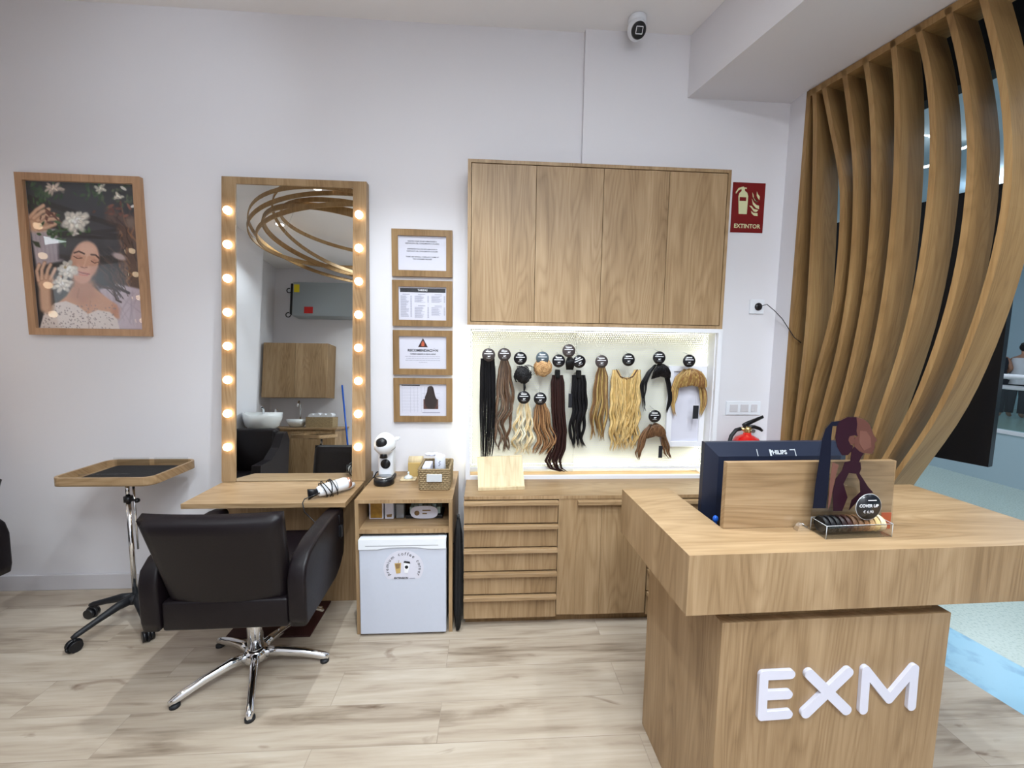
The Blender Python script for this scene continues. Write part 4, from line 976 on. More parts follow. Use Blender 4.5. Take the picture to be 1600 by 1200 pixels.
# ---- big poster, painted as coloured print
px0, px1, pz0, pz1 = -2.6446, -1.9792, 1.570, 2.4743
t, pp = framed('poster', 'large oak framed poster of a dark haired woman lying among white flowers', px0, px1, pz0, pz1, .040, 'poster_oak', y0=-.028)
def paint():
    nx, ny = 150, 205
    uu, vv = np.meshgrid(np.linspace(0, 1, nx+1), np.linspace(0, 1, ny+1))
    X = (137+95*vv)*(1-uu)+(832+71*vv)*uu; Y = (200+940*vv)*(1-uu)+(218+924*vv)*uu
    rng = np.random.RandomState(3)
    I = np.zeros(X.shape+(3,)); I[:] = (46, 46, 50)
    def comp(m, c):
        m = np.clip(m, 0, 1)[..., None]; I[:] = I*(1-m)+np.array(c, float)*m
    def el(cx, cy, rx, ry, rot, c, soft=.25, op=1):
        a = math.radians(rot); dx, dy = X-cx, Y-cy; x = dx*math.cos(a)+dy*math.sin(a); y = -dx*math.sin(a)+dy*math.cos(a)
        d = np.sqrt((x/rx)**2+(y/ry)**2); comp((1-d)/soft*op if op == 1 else np.clip((1-d)/soft, 0, 1)*op, c)
    def po(pts, c, soft=8, op=1):
        P = np.array(pts, float); ins = np.zeros(X.shape, bool); dm = np.full(X.shape, 1e9)
        for (x0, y0), (x1, y1) in zip(P, np.roll(P, -1, 0)):
            cnd = ((y0 > Y) != (y1 > Y)) & (X < (x1-x0)*(Y-y0)/(y1-y0+1e-9)+x0); ins ^= cnd
            tt = np.clip(((X-x0)*(x1-x0)+(Y-y0)*(y1-y0))/((x1-x0)**2+(y1-y0)**2+1e-9), 0, 1)
            dm = np.minimum(dm, np.hypot(X-x0-tt*(x1-x0), Y-y0-tt*(y1-y0)))
        comp(np.where(ins, .5+dm/soft, .5-dm/soft)*op if op == 1 else np.clip(np.where(ins, .5+dm/soft, .5-dm/soft), 0, 1)*op, c)
    def ln(pts, w, c, op=1):
        dm = np.full(X.shape, 1e9)
        for (x0, y0), (x1, y1) in zip(pts, pts[1:]):
            tt = np.clip(((X-x0)*(x1-x0)+(Y-y0)*(y1-y0))/((x1-x0)**2+(y1-y0)**2+1e-9), 0, 1)
            dm = np.minimum(dm, np.hypot(X-x0-tt*(x1-x0), Y-y0-tt*(y1-y0)))
        comp(np.clip((w-dm)/(w*.6), 0, 1)*op, c)
    def leaves(cx, cy, sx, sy, n, seed, c0=(38, 62, 40), c1=(78, 104, 70)):
        r = np.random.RandomState(seed)
        for _ in range(n):
            k = r.rand(); c = [c0[i]+(c1[i]-c0[i])*k for i in range(3)]
            el(cx+r.randn()*sx, cy+r.randn()*sy, 14+18*r.rand(), 6+7*r.rand(), r.rand()*180, c, .4)
    def flower(cx, cy, rx, ry, seed, n=16, c=(226, 216, 208)):
        r = np.random.RandomState(seed); el(cx, cy, rx*.75, ry*.75, 0, [v*.8 for v in c], .5)
        for ring, (q0, sz) in enumerate(((.78, .42), (.55, .40), (.3, .36), (.08, .3))):
            m = max(3, int(n*(.5-.1*ring)))
            for k in range(m):
                a = 6.28*k/m+r.rand()*.6; q = q0*(.85+.3*r.rand()); s = .84+.1*ring+.1*r.rand(); z_ = sz*(.8+.5*r.rand())
                el(cx+math.cos(a)*q*rx, cy+math.sin(a)*q*ry, rx*z_, ry*z_*.72, math.degrees(a)+40*r.randn()*.5, [v*.72 for v in c], .3, .55)
                el(cx+math.cos(a)*q*rx*.97, cy+math.sin(a)*q*ry*.97-2, rx*z_*.9, ry*z_*.62, math.degrees(a)+20*r.randn(), [min(244, v*s) for v in c], .45)
        for k in range(5):
            a = r.rand()*6.28; q = .5*r.rand(); ln([(cx+math.cos(a)*q*rx, cy+math.sin(a)*q*ry), (cx+math.cos(a+.6)*(q+.3)*rx, cy+math.sin(a+.6)*(q+.3)*ry)], 3, (176, 160, 152), .6)
    el(480, 330, 330, 120, 10, (56, 56, 62), .6)
    leaves(240, 270, 60, 55, 46, 1); leaves(720, 290, 80, 50, 34, 2, (44, 56, 40), (88, 98, 74)); leaves(560, 255, 60, 30, 20, 3)
    flower(312, 248, 62, 36, 5, 10, (205, 186, 172)); flower(615, 245, 40, 30, 6, 8, (205, 200, 186)); flower(725, 292, 34, 28, 7, 7, (216, 206, 190)); el(760, 240, 26, 10, 30, (206, 200, 190)); el(820, 352, 16, 10, -20, (220, 215, 210))
    # right side: brown curls
    po([(650, 360), (760, 400), (855, 410), (885, 880), (770, 905), (690, 830), (640, 640)], (92, 70, 62), 30)
    r = np.random.RandomState(9)
    for k in range(46):
        x0 = 650+r.rand()*180; y0 = 340+r.rand()*460; c = [(58, 42, 40), (128, 92, 70), (150, 104, 72), (80, 60, 56)][r.randint(4)]
        ln([(x0, y0), (x0+30*r.randn()*.5+16, y0+35), (x0+10*r.randn(), y0+75), (x0+34, y0+120)], 5+3*r.rand(), c, .75)
    el(700, 510, 34, 26, 40, (196, 120, 66), .6, .7); el(810, 455, 44, 46, 10, (120, 98, 88), .6); leaves(700, 370, 50, 26, 14, 12, (90, 52, 44), (140, 86, 70))
    # clothes lower right and sleeve left
    po([(585, 850), (700, 840), (880, 880), (905, 1145), (720, 1145), (650, 960)], (188, 172, 182), 14)
    for k in range(14): ln([(640+r.rand()*230, 880+r.rand()*60), (650+r.rand()*230, 1000+r.rand()*120)], 7, (166, 150, 160), .5)
    po([(170, 500), (330, 500), (385, 700), (210, 740)], (170, 158, 166), 16)
    for k in range(6): ln([(200+25*k, 520), (225+25*k, 700)], 6, (148, 136, 146), .5)
    po([(150, 420), (190, 400), (250, 420), (290, 470), (270, 515), (200, 522), (168, 515)], (196, 156, 130), 26)
    for (x0, y0, x1, y1, x2, y2) in ((165, 430, 205, 385, 250, 355), (190, 435, 240, 395, 285, 378), (215, 450, 270, 415, 315, 408), (235, 470, 290, 440, 340, 438), (225, 500, 280, 490, 325, 470)):
        ln([(x0, y0), (x1, y1), (x2, y2)], 19, (150, 104, 82), .8); ln([(x0, y0-3), (x1, y1-3), (x2, y2-2)], 15, (208, 168, 142))
    ln([(262, 372), (300, 400), (345, 445), (430, 505)], 7, (96, 54, 44)); leaves(300, 430, 34, 18, 7, 31, (90, 50, 40), (150, 90, 70))
    # dark hair mass
    po([(345, 600), (430, 560), (560, 500), (700, 540), (735, 700), (690, 860), (610, 880), (570, 820), (400, 700), (350, 690)], (44, 40, 46), 22)
    po([(520, 400), (720, 470), (745, 640), (600, 600), (470, 520)], (52, 48, 54), 30)
    leaves(400, 520, 70, 32, 44, 14, (34, 58, 36), (70, 98, 60)); leaves(410, 585, 30, 16, 10, 15)
    flower(455, 450, 86, 66, 16, 22, (228, 220, 210)); flower(455, 525, 24, 26, 17, 6)
    # hair strands to the right
    for k in range(22):
        x0 = 590+r.rand()*90; y0 = 600+r.rand()*200
        ln([(x0, y0), (x0+60+20*r.rand(), y0+60), (x0+70*r.rand()+40, y0+130), (x0+120, y0+170+40*r.rand())], 5, [(40, 34, 38), (84, 66, 62), (60, 50, 52)][k % 3], .8)
    ln([(590, 850), (640, 870), (700, 880), (720, 950), (750, 965)], 9, (70, 52, 52)); ln([(640, 800), (700, 860), (800, 905)], 12, (60, 46, 48))
    # chest, neck
    po([(335, 985), (400, 930), (440, 870), (575, 870), (650, 930), (725, 985), (742, 1070), (560, 1065), (430, 1010)], (196, 146, 118), 12)
    po([(700, 975), (740, 1010), (730, 1070), (690, 1060)], (176, 116, 88), 40)
    po([(440, 820), (572, 830), (600, 930), (510, 985), (430, 930)], (180, 130, 106), 44); ln([(470, 940), (480, 880)], 6, (150, 100, 80), .6); ln([(540, 1035), (555, 960)], 5, (160, 110, 88), .5)
    # face
    el(515, 700, 98, 138, 12, (210, 162, 140), .14); el(500, 800, 70, 56, 8, (206, 156, 134), .3); el(530, 625, 74, 50, 10, (222, 180, 160), .5); el(440, 740, 30, 60, 10, (186, 134, 112), .7, .6); el(575, 760, 34, 60, 10, (190, 138, 116), .7, .6)
    po([(400, 640), (430, 590), (520, 560), (600, 590), (625, 660), (640, 560), (540, 520), (400, 560)], (44, 38, 44), 10)
    ln([(448, 650), (478, 640), (512, 655)], 7, (70, 44, 40)); ln([(556, 660), (585, 662), (606, 682)], 7, (70, 44, 40))
    ln([(446, 672), (470, 686), (498, 682)], 4, (84, 52, 48)); ln([(556, 700), (578, 714), (602, 708)], 4, (84, 52, 48))
    el(472, 672, 26, 12, 8, (188, 134, 118), .6, .6); el(580, 698, 24, 12, 12, (188, 134, 118), .6, .6)
    ln([(532, 660), (518, 710), (510, 735)], 7, (228, 188, 168), .6); ln([(492, 740), (512, 746), (530, 742)], 5, (150, 96, 80)); el(470, 735, 22, 18, 0, (220, 160, 140), .8, .5); el(560, 760, 20, 18, 0, (220, 160, 140), .8, .5)
    ln([(466, 768), (500, 778), (546, 786)], 6, (164, 84, 80)); ln([(480, 786), (508, 794), (534, 792)], 6, (196, 112, 104)); ln([(462, 766), (500, 780), (548, 788)], 2.5, (110, 52, 52))
    # dress
    po([(235, 1150), (262, 1040), (330, 975), (400, 962), (470, 990), (540, 1045), (600, 1018), (680, 1030), (728, 1080), (745, 1150)], (216, 204, 200), 8)
    for k in range(150):
        x0 = 255+r.rand()*470; y0 = 985+r.rand()*160; el(x0, y0, 6, 4, r.rand()*180, (120, 102, 104), .5)
    ln([(540, 1045), (548, 1150)], 4, (170, 150, 146), .7)
    # hand with flowers
    ln([(268, 850), (272, 930), (280, 1005)], 52, (178, 138, 114)); ln([(262, 850), (264, 930), (270, 1005)], 42, (204, 166, 142))
    el(272, 840, 62, 60, 0, (204, 164, 140), .3)
    for (x0, y0, x1, y1, x2, y2) in ((225, 830, 214, 770, 228, 728), (246, 820, 246, 760, 262, 716), (272, 815, 284, 760, 300, 726), (298, 822, 318, 780, 330, 752), (310, 850, 340, 830, 362, 800)):
        ln([(x0, y0), (x1, y1), (x2, y2)], 17, (150, 106, 88), .8); ln([(x0-1, y0), (x1-2, y1), (x2-1, y2+2)], 13, (212, 174, 150))
    flower(408, 760, 58, 58, 20, 18, (230, 224, 216)); flower(374, 852, 62, 48, 21, 16, (232, 226, 218)); el(392, 745, 12, 12, 0, (150, 130, 90), .5)
    po([(180, 575), (225, 585), (235, 620), (205, 610)], (40, 54, 38), 8)
    el(735, 670, 60, 26, 20, (186, 166, 166), .5); I[:] += rng.randn(*X.shape)[..., None]*2.2
    return uu, vv, np.clip(I, 0, 255)/255
def poster_mesh():
    uu, vv, I = paint(); h, w = uu.shape; x0, x1, z0, z1 = px0+.041, px1-.041, pz0+.041, pz1-.041
    V = [(x0+(x1-x0)*u, -.0104, z1-(z1-z0)*v) for u, v in zip(uu.ravel(), vv.ravel())]
    F_ = [(j*w+i, (j+1)*w+i, (j+1)*w+i+1, j*w+i+1) for j in range(h-1) for i in range(w-1)]
    me = bpy.data.meshes.new('picture'); me.from_pydata(V, [], F_)
    at = me.color_attributes.new('print', 'FLOAT_COLOR', 'POINT'); c = I.reshape(-1, 3); c = np.where(c <= .04045, c/12.92, ((c+.055)/1.055)**2.4)
    at.data.foreach_set('color', np.hstack([c, np.ones((len(c), 1))]).astype(np.float32).ravel())
    m, N, L, b = nt('poster_print'); a = N.new('ShaderNodeAttribute'); a.attribute_name = 'print'; L.new(a.outputs['Color'], b.inputs['Base Color']); b.inputs['Roughness'].default_value = .5
    me.materials.append(m); o = bpy.data.objects.new('picture', me); COL.objects.link(o); me.transform(ROOTM[pp.name].inverted()); o.parent = pp
poster_mesh()

# ================================================================== WALL BITS
# fire sign
t = thing('fire_extinguisher_sign', 'dark red sign reading EXTINTOR with extinguisher and flame symbols', 'sign', (1.62, -.031, 2.272))
sx0, sx1, sz0, sz1 = 1.516, 1.726, 2.272, 2.573
b = B(); b.box(sx0, sx1, -.034, -.031, sz0, sz1, .001, 1); build('plate', b, 'sign_red', t)
def sgn(u, v): return (sx0+(sx1-sx0)*u, -.0352, sz1-(sz1-sz0)*v)
b = B(); b.prism([sgn(*p) for p in ((.22, .63), (.47, .63), (.48, .27), (.44, .20), (.37, .17), (.36, .12), (.42, .13), (.42, .10), (.34, .10), (.33, .085), (.27, .09), (.17, .115), (.09, .20), (.10, .235), (.17, .165), (.26, .13), (.27, .17), (.20, .22), (.18, .28))], (0, .001, 0)); build('extinguisher_symbol', b, 'photolum', t)
b = B(); b.prism([sgn(*p) for p in ((.22, .295), (.42, .295), (.42, .37), (.22, .37))], (0, -.0006, 0)); build('symbol_label', b, 'sign_red', t)
b = B()
for fl in (((.60, .19), (.64, .24), (.66, .31), (.74, .37), (.82, .38), (.70, .36), (.62, .28)), ((.74, .17), (.77, .22), (.84, .27), (.83, .34), (.78, .30), (.74, .25)),
           ((.60, .32), (.66, .39), (.75, .44), (.83, .45), (.84, .52), (.74, .50), (.64, .43)), ((.53, .46), (.60, .46), (.68, .52), (.82, .54), (.76, .58), (.68, .57), (.60, .50)), ((.60, .56), (.67, .60), (.80, .60), (.81, .66), (.70, .655), (.62, .61))):
    b.prism([sgn(*p) for p in fl], (0, .001, 0))
build('flame_symbol', b, 'photolum', t)
b = B(); wtext(b, 'EXTINTOR', .035, (sx0+sx1)/2, -.0352, sz0+.038, bold=.0007); build('sign_text', b, 'photolum', t)
# socket with cord
t = thing('power_socket', 'white wall socket with a black plug and cord beside the wooden screen', 'socket', (1.72, -.031, 1.815))
b = B(); b.box(1.673, 1.768, -.040, -.031, 1.770, 1.861, .003); build('plate', b, 'white_plastic', t)
b = B(); b.lathe([(.0005, 0), (.024, 0), (.024, .004), (.0005, .004)], (1.727, -.0415, 1.815), 24, (0, -1, 0)); build('plug', b, 'black_plastic', t)
pA = Vector((1.727, -.05, 1.815)); pE = lp(.045, 1.62, -.005)
b = B(); b.tube([pA, pA+Vector((.03, -.03, .012)), pA+Vector((.07, -.05, -.03)), pA+Vector((.10, -.08, -.08)), pE, pE+Vector((.06, .02, -.03))], .0028, 6); build('cord', b, 'black_plastic', t)
# switches
t = thing('light_switch', 'white triple light switch plate above the fire extinguisher', 'switch', (1.676, -.031, 1.16))
b = B(); b.box(1.560, 1.792, -.038, -.031, 1.117, 1.206, .002); build('plate', b, 'white_plastic', t)
for x0, x1, z0, z1 in ((1.583, 1.637, 1.137, 1.186), (1.655, 1.709, 1.137, 1.186), (1.727, 1.747, 1.137, 1.186), (1.749, 1.769, 1.137, 1.186)):
    b = B(); b.box(x0, x1, -.0415, -.0382, z0, z1, .0012, 1); build('rocker', b, 'skirting', t)
# extinguisher (cylinder on the floor/wall bracket)
ex = Vector((1.652, -.13, 0))
t = thing('fire_extinguisher', 'red fire extinguisher with black handle hanging behind the monitor', 'extinguisher', (ex.x, ex.y, .45))
b = B(); b.lathe([(.05, .45), (.092, .46), (.095, .48), (.095, .90), (.088, .950), (.066, .988), (.034, 1.004), (.024, 1.008), (.022, 1.02)], (ex.x, ex.y, 0), 32); build('cylinder', b, 'red_paint', t)
b = B(); b.lathe([(.020, 1.018), (.024, 1.024), (.024, 1.05), (.018, 1.058), (.001, 1.06)], (ex.x, ex.y, 0), 20); b.cyl((ex.x, ex.y, 1.04), (ex.x-.045, ex.y, 1.044), .011, n=14); vv_ = build('valve', b, 'brass', t)
b = B(); b.tube([(ex.x-.03, ex.y, 1.062), (ex.x-.01, ex.y, 1.075), (ex.x+.03, ex.y, 1.092), (ex.x+.098, ex.y, 1.122)], [(.009, .014), (.010, .014), (.008, .013), (.004, .010)], 10); b.cyl((ex.x-.02, ex.y, 1.05), (ex.x-.02, ex.y, 1.07), .01); build('lever', b, 'black_plastic', t)
b = B(); b.tube([(ex.x, ex.y, 1.058), (ex.x+.045, ex.y, 1.056), (ex.x+.08, ex.y, 1.045), (ex.x+.10, ex.y, 1.03)], [(.008, .012), (.007, .012), (.006, .011), (.003, .008)], 10); build('carry_handle', b, 'black_plastic', t)
b = B(); b.tube([(ex.x-.045, ex.y, 1.044), (ex.x-.075, ex.y, 1.036), (ex.x-.11, ex.y-.01, 1.0), (ex.x-.13, ex.y-.02, .94), (ex.x-.13, ex.y-.02, .80), (ex.x-.12, ex.y-.01, .60)], .012, 10); build('hose', b, 'black_rubber', t)
b = B(); b.cyl((ex.x+.02, ex.y-.018, 1.035), (ex.x+.02, ex.y-.03, 1.035), .013, n=18); build('gauge', b, 'steel', t)
b = B(); b.box(ex.x-.03, ex.x+.03, -.036, -.0305, .80, .95); build('bracket', b, 'steel', t)
# security camera
cc = Vector((.836, -.135, CEIL))
t = thing('security_camera', 'white turret security camera on the ceiling above the cabinet', 'camera', cc)
b = B(); b.lathe([(.045, -.001), (.050, -.004), (.050, -.020), (.042, -.028), (.001, -.030)], cc, 28); build('mount', b, 'white_plastic', t)
b = B(); b.ell(cc+Vector((0, 0, -.062)), .052, .052, .056, 28, 18); build('shell', b, 'white_plastic', t)
b = B(); dv = Vector((.0, -.8, -.5)).normalized(); f0 = cc+Vector((0, 0, -.068))+dv*.030; b.lathe([(.041, 0), (.040, .014), (.036, .019), (.001, .021)], f0, 28, dv); fc = build('face', b, 'black_plastic', t)
b = B(); f1 = f0+dv*.021; xx, yy_ = Vector((1, 0, 0)), dv.cross(Vector((1, 0, 0))).normalized()
for sgn_, (w_, h_) in ((1, (.018, .016)),):
    q4 = [f1+xx*a*w_+yy_*c_*h_ for a, c_ in ((-1, -1), (1, -1), (1, 1), (-1, 1))]
    for i in range(4): b.tube([q4[i], q4[(i+1) % 4]], .002, 6)
build('ir_ring', b, 'white_ink', fc)

# ================================================================== RECEPTION DESK
DA = R(1.35); DO = Vector((.5425, -1.5877, 0)); DM = Matrix.Translation(DO) @ Matrix.Rotation(DA, 4, 'Z')
t = thing('reception_desk', 'oak reception desk with a thick slab top and white EXM letters', 'desk', DO, DA); desk = t
SL, SDp = 1.225, .509
b = B(); z0, z1 = .830, 1.0
b.prism([(0, 0, z0), (SL, 0, z0), (SL, SDp, z0), (.76, SDp, z0), (.76, .170, z0), (.187, .170, z0), (.187, SDp, z0), (0, SDp, z0)], (0, 0, z1-z0)); build('slab_top', b, 'oak', t, local=True)
b = B(); b.box(.125, .835, .030, .510, .001, .782, .0008, 1); build('pedestal', b, 'oak_z', t, local=True)
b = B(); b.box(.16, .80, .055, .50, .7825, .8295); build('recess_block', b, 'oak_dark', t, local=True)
def dpl(px, py, y): # local desk coords of a pixel on the plane local y=const
    n = DM.to_3x3() @ Vector((0, 1, 0)); q = DM @ Vector((0, y, 0)); return DM.inverted() @ U(px, py, n=n, q=q)
def cap(b, p, q, r, y, th):
    p = Vector((p[0], 0, p[1])); q = Vector((q[0], 0, q[1])); d = (q-p).normalized(); nrm = Vector((-d.z, 0, d.x)); pts = []
    for k in range(13): a = math.pi*k/12; pts.append(q+nrm*math.cos(a)*r+d*math.sin(a)*r)
    for k in range(13): a = math.pi*k/12; pts.append(p-nrm*math.cos(a)*r-d*math.sin(a)*r)
    b.prism([(v.x, y, v.z) for v in pts], (0, th, 0))
yl = .030-.0105; fy = .030
g = lambda px, py: (lambda v: (v.x, v.z))(dpl(px, py, yl))
r_ = .0135
for strokes in ([((1194, 1056.5), (1191, 1120)), ((1194, 1056.5), (1236, 1054.5)), ((1192.5, 1088), (1232, 1086)), ((1191, 1120), (1232, 1117))],
                [((1266, 1054.5), (1323, 1110)), ((1326, 1051.5), (1260, 1115))],
                [((1349.5, 1110), (1354, 1048)), ((1354, 1048), (1390, 1093)), ((1390, 1093), (1430, 1045.5)), ((1430, 1045.5), (1425, 1104.5))]):
    b = B()
    for i, (a_, c_) in enumerate(strokes): cap(b, g(*a_), g(*c_), r_*(1.15 if len(strokes) == 2 else 1), yl+.0001*i, .010)
    build('letter', b, 'letter_white', t, local=True, label='white raised letter')
# standing panel in front of the monitor
b = B(); b.box(.188, .744, .150, .169, 1.0005, 1.207, .0008, 1, M=DM); single('screen_panel', b, 'oak_x', 'upright oak board hiding the monitor on the reception desk', 'panel', DM @ Vector((.46, .16, 1.0)))
# monitor
t = thing('monitor', 'dark blue grey backed computer monitor behind the oak board', 'monitor', DM @ Vector((.47, .33, .783)), DA)
MM = Matrix.Translation(DM @ Vector((.0, 0, 0))) @ Matrix.Rotation(DA, 4, 'Z')
mx0, mx1 = .222, .752; my = .335; mz0, mz1 = .905, 1.225
b = B(); b.rings([[MM @ Vector(p) for p in r] for r in ([(mx0, my+.02, mz0), (mx1, my+.02, mz0), (mx1, my+.02, mz1), (mx0, my+.02, mz1)], [(mx0, my, mz0), (mx1, my, mz0), (mx1, my, mz1), (mx0, my, mz1)], [(mx0+.04, my-.022, mz0+.05), (mx1-.04, my-.022, mz0+.05), (mx1-.04, my-.022, mz1-.045), (mx0+.04, my-.022, mz1-.045)])], smooth=False); build('housing', b, 'navy_plastic', t)
b = B(); b.box(mx0+.008, mx1-.008, my+.0205, my+.0215, mz0+.01, mz1-.008, M=MM); build('display', b, 'panel_black', t)
b = B(); b.box(.44, .53, my-.045, my-.023, .79, 1.05, .006, M=MM); b.box(.37, .60, my-.08, my+.09, .7835, .795, .003, M=MM); build('stand', b, 'black_plastic', t)
b = B(); TM = MM @ Matrix.Translation((.475, my-.0165, mz1-.034)) @ Matrix.Rotation(math.atan2(.045, .022)-R(90), 4, 'X')
b.box(-.072, .072, -.0006, .0, -.013, .013, M=TM); tp = build('label_tape', b, 'navy_plastic', t)
b = B(); b.box(-.072, -.070, -.0012, -.0004, -.012, .012, M=TM); b.box(.068, .070, -.0012, -.0004, -.012, .012, M=TM); b.box(-.026, -.020, -.0012, -.0004, -.011, .011, M=TM); b.box(.05, .07, -.0012, -.0004, .008, .011, M=TM); build('glint', b, 'tape', tp)
b = B(); b.text('PHILIPS', .020, TM @ Matrix.Translation((.004, -.003, 0)) @ WALLM, bold=.0006); build('brand_text', b, 'tape', tp)
b = B(); p = DM @ Vector((.205, .215, .835)); 
b = B(); c = U(1118, 811, y=-1.36); b.ell(c, .009, .009, .012, 14, 10); b.cyl(c-Vector((0, 0, .01)), c-Vector((0, 0, c.z-.783)), .005, n=10); single('ballpoint_pen', b, 'blue_plastic', 'blue capped pen standing behind the oak board', 'pen', (c.x, c.y, .783))

# acrylic profile sign
t = thing('profile_sign', 'clear acrylic sign with the printed profile of a woman with a ponytail', 'sign', (1.11, -1.46, 1.0))
SY = -1.462
def sp_(px, py, y=SY): p = U(px, py, y=y); return (p.x, y, p.z)
def c3(u, v): return (1080+u/4.706, 620+v/4.706)
def poly3(b, pts, y, th): b.prism([sp_(*c3(*p), y=y) for p in pts], (0, th, 0))
outl = [(885, 850), (905, 640), (935, 430), (960, 300), (985, 225), (1030, 178), (1090, 172), (1150, 143), (1230, 142), (1300, 175), (1330, 225), (1345, 280), (1372, 318), (1352, 345), (1355, 375), (1345, 400), (1340, 428), (1270, 428), (1255, 470), (1497, 470), (1480, 935), (885, 935)]
b = B(); poly3(b, outl, SY, .003); build('plate', b, 'acrylic', t)
b = B(); poly3(b, [(895, 820), (915, 640), (945, 450), (965, 310), (990, 235), (1035, 185), (1090, 178), (1075, 215), (1040, 215), (1030, 300), (1025, 470), (1005, 700), (990, 820)], SY-.0012, .001); build('printed_ponytail', b, 'print_navy', t)
b = B(); poly3(b, [(1090, 180), (1150, 150), (1215, 150), (1222, 200), (1215, 250), (1225, 290), (1200, 282), (1165, 290), (1155, 320), (1170, 350), (1190, 360), (1185, 395), (1150, 430), (1110, 430), (1075, 370), (1060, 300), (1070, 220)], SY-.0012, .001); build('printed_hair', b, 'plum', t)
b = B(); poly3(b, [(1215, 150), (1270, 165), (1310, 200), (1330, 250), (1342, 282), (1366, 318), (1348, 340), (1350, 372), (1342, 392), (1335, 418), (1270, 415), (1230, 395), (1200, 365), (1205, 300), (1225, 290), (1215, 250)], SY-.0011, .0009)
poly3(b, [(1165, 290), (1200, 284), (1206, 330), (1195, 355), (1168, 346), (1155, 318)], SY-.0013, .001); build('printed_face', b, 'print_skin', t)
b = B(); poly3(b, [(1240, 250), (1290, 255), (1320, 300), (1325, 370), (1270, 395), (1235, 340)], SY-.0016, .0005); build('printed_cheek', b, 'print_skin_light', t)
b = B(); poly3(b, [(1200, 365), (1235, 400), (1270, 417), (1252, 440), (1235, 480), (1170, 475), (1180, 400)], SY-.0012, .001)
poly3(b, [(1130, 480), (1170, 472), (1245, 482), (1250, 530), (1235, 570), (1160, 560), (1120, 640), (1150, 740), (1110, 840), (1045, 840), (1040, 700), (1065, 600), (1110, 540)], SY-.0014, .001)
poly3(b, [(1235, 560), (1262, 600), (1300, 660), (1340, 705), (1270, 720), (1160, 835), (1180, 760), (1245, 700), (1240, 620), (1215, 570)], SY-.0013, .001); build('printed_top', b, 'plum', t)
b = B(); poly3(b, [(1040, 480), (1085, 500), (1068, 560), (1050, 640), (1020, 800), (1005, 830), (1018, 640)], SY-.0010, .0006); build('printed_arm', b, 'print_skin_light', t)
# acrylic box of hair ties
bo = [Vector((.995, -1.452, 1.0005)), Vector((1.212, -1.440, 1.0005))]
q0 = Vector((.989, -1.512, 1.0005)); q1 = Vector((1.203, -1.502, 1.0005)); q2 = Vector((1.208, -1.440, 1.0005)); q3 = Vector((.994, -1.448, 1.0005))
t = thing('acrylic_box', 'clear acrylic box in front of the profile sign on the desk', 'box', (1.1, -1.475, 1.0005))
b = B(); hz = .040; Q = [q0, q1, q2, q3]; ctr = sum(Q, Vector())/4
for i in range(4):
    a_, c_ = Q[i], Q[(i+1) % 4]; ia, ic = a_.lerp(ctr, .03), c_.lerp(ctr, .03); b.prism([a_, c_, ic, ia], (0, 0, hz))
b.prism(Q, (0, 0, .003)); build('wall', b, 'acrylic', t)
b = B()
for i in range(4): b.tube([Q[i]+Vector((0, 0, hz)), Q[(i+1) % 4]+Vector((0, 0, hz))], .0009, 5); b.tube([Q[i], Q[i]+Vector((0, 0, hz))], .0008, 5)
build('edge', b, 'tape', t)
tc_ = ['h_black', 'h_black2', 'h_black', 'h_dkbrown', 'h_dkbrown2', 'h_brown', 'h_brown2', 'h_caramel', 'h_bun2', 'h_gold2', 'h_plat']
tn = ['black', 'soft black', 'jet black', 'dark brown', 'chestnut', 'brown', 'light brown', 'caramel', 'beige', 'golden blond', 'pale blond']
for i, (m_, nme) in enumerate(zip(tc_, tn)):
    x = 1.006+.0182*i; c = Vector((x, -1.476+.0008*i, 1.031)); b = B()
    for k in range(5): b.torus(c+Vector(((k-2)*.0032, 0, 0)), .0235-.001*abs(k-2), .0022, axis=(1, 0, .06*k), n=24, m=6)
    b.cyl(c-Vector((.007, 0, 0)), c+Vector((.007, 0, 0)), .0205, n=20)
    single('hair_scrunchie', b, m_, nme+' hair tie standing in the acrylic box', 'hair tie', c-Vector((0, 0, .026)), 'hair ties in the acrylic box')
c = U(1357, 792, y=-1.497); b = B(); b.lathe([(.0005, -.001), (.0385, -.001), (.0385, .001), (.0005, .001)], c, 40, (0, 1, 0)); o = single('price_disc', b, 'disc_dark', 'black round price disc reading COVER UP on the desk box', 'price tag', c)
b = B(); wtext(b, 'COVER UP', .0125, c.x, -1.4985, c.z+.003, bold=.0004); wtext(b, '€ 6,90', .012, c.x, -1.4985, c.z-.015); b.box(c.x-.004, c.x+.022, -1.4988, -1.4983, c.z+.019, c.z+.021); build('printed_text', b, 'white_ink', o)
b = B(); b.torus(c, .039, .0009, axis=(0, 1, 0), n=40, m=5); build('rim', b, 'tape', o)
b = B(); a_ = U(1377, 806, y=-1.448); b.box(a_.x, a_.x+.032, -1.449, -1.447, 1.0006, 1.052, .0004, 1); single('price_card', b, 'orange_card', 'small orange card standing behind the acrylic box', 'card', (a_.x+.016, -1.448, 1.0006))
c = U(1262, 826, z=1.0); t = thing('tape_dispenser', 'small chrome tape dispenser beside the acrylic sign', 'tape dispenser', (.965, -1.452, 1.0005))
b = B(); b.prism([(.945, -1.458, 1.0007), (.985, -1.458, 1.0007), (.975, -1.458, 1.016), (.962, -1.458, 1.022), (.950, -1.458, 1.014)], (0, .018, 0)); build('body', b, 'chrome', t)
b = B(); b.torus((.964, -1.449, 1.012), .007, .003, axis=(0, 1, 0), n=18); build('tape_roll', b, 'tape', t)

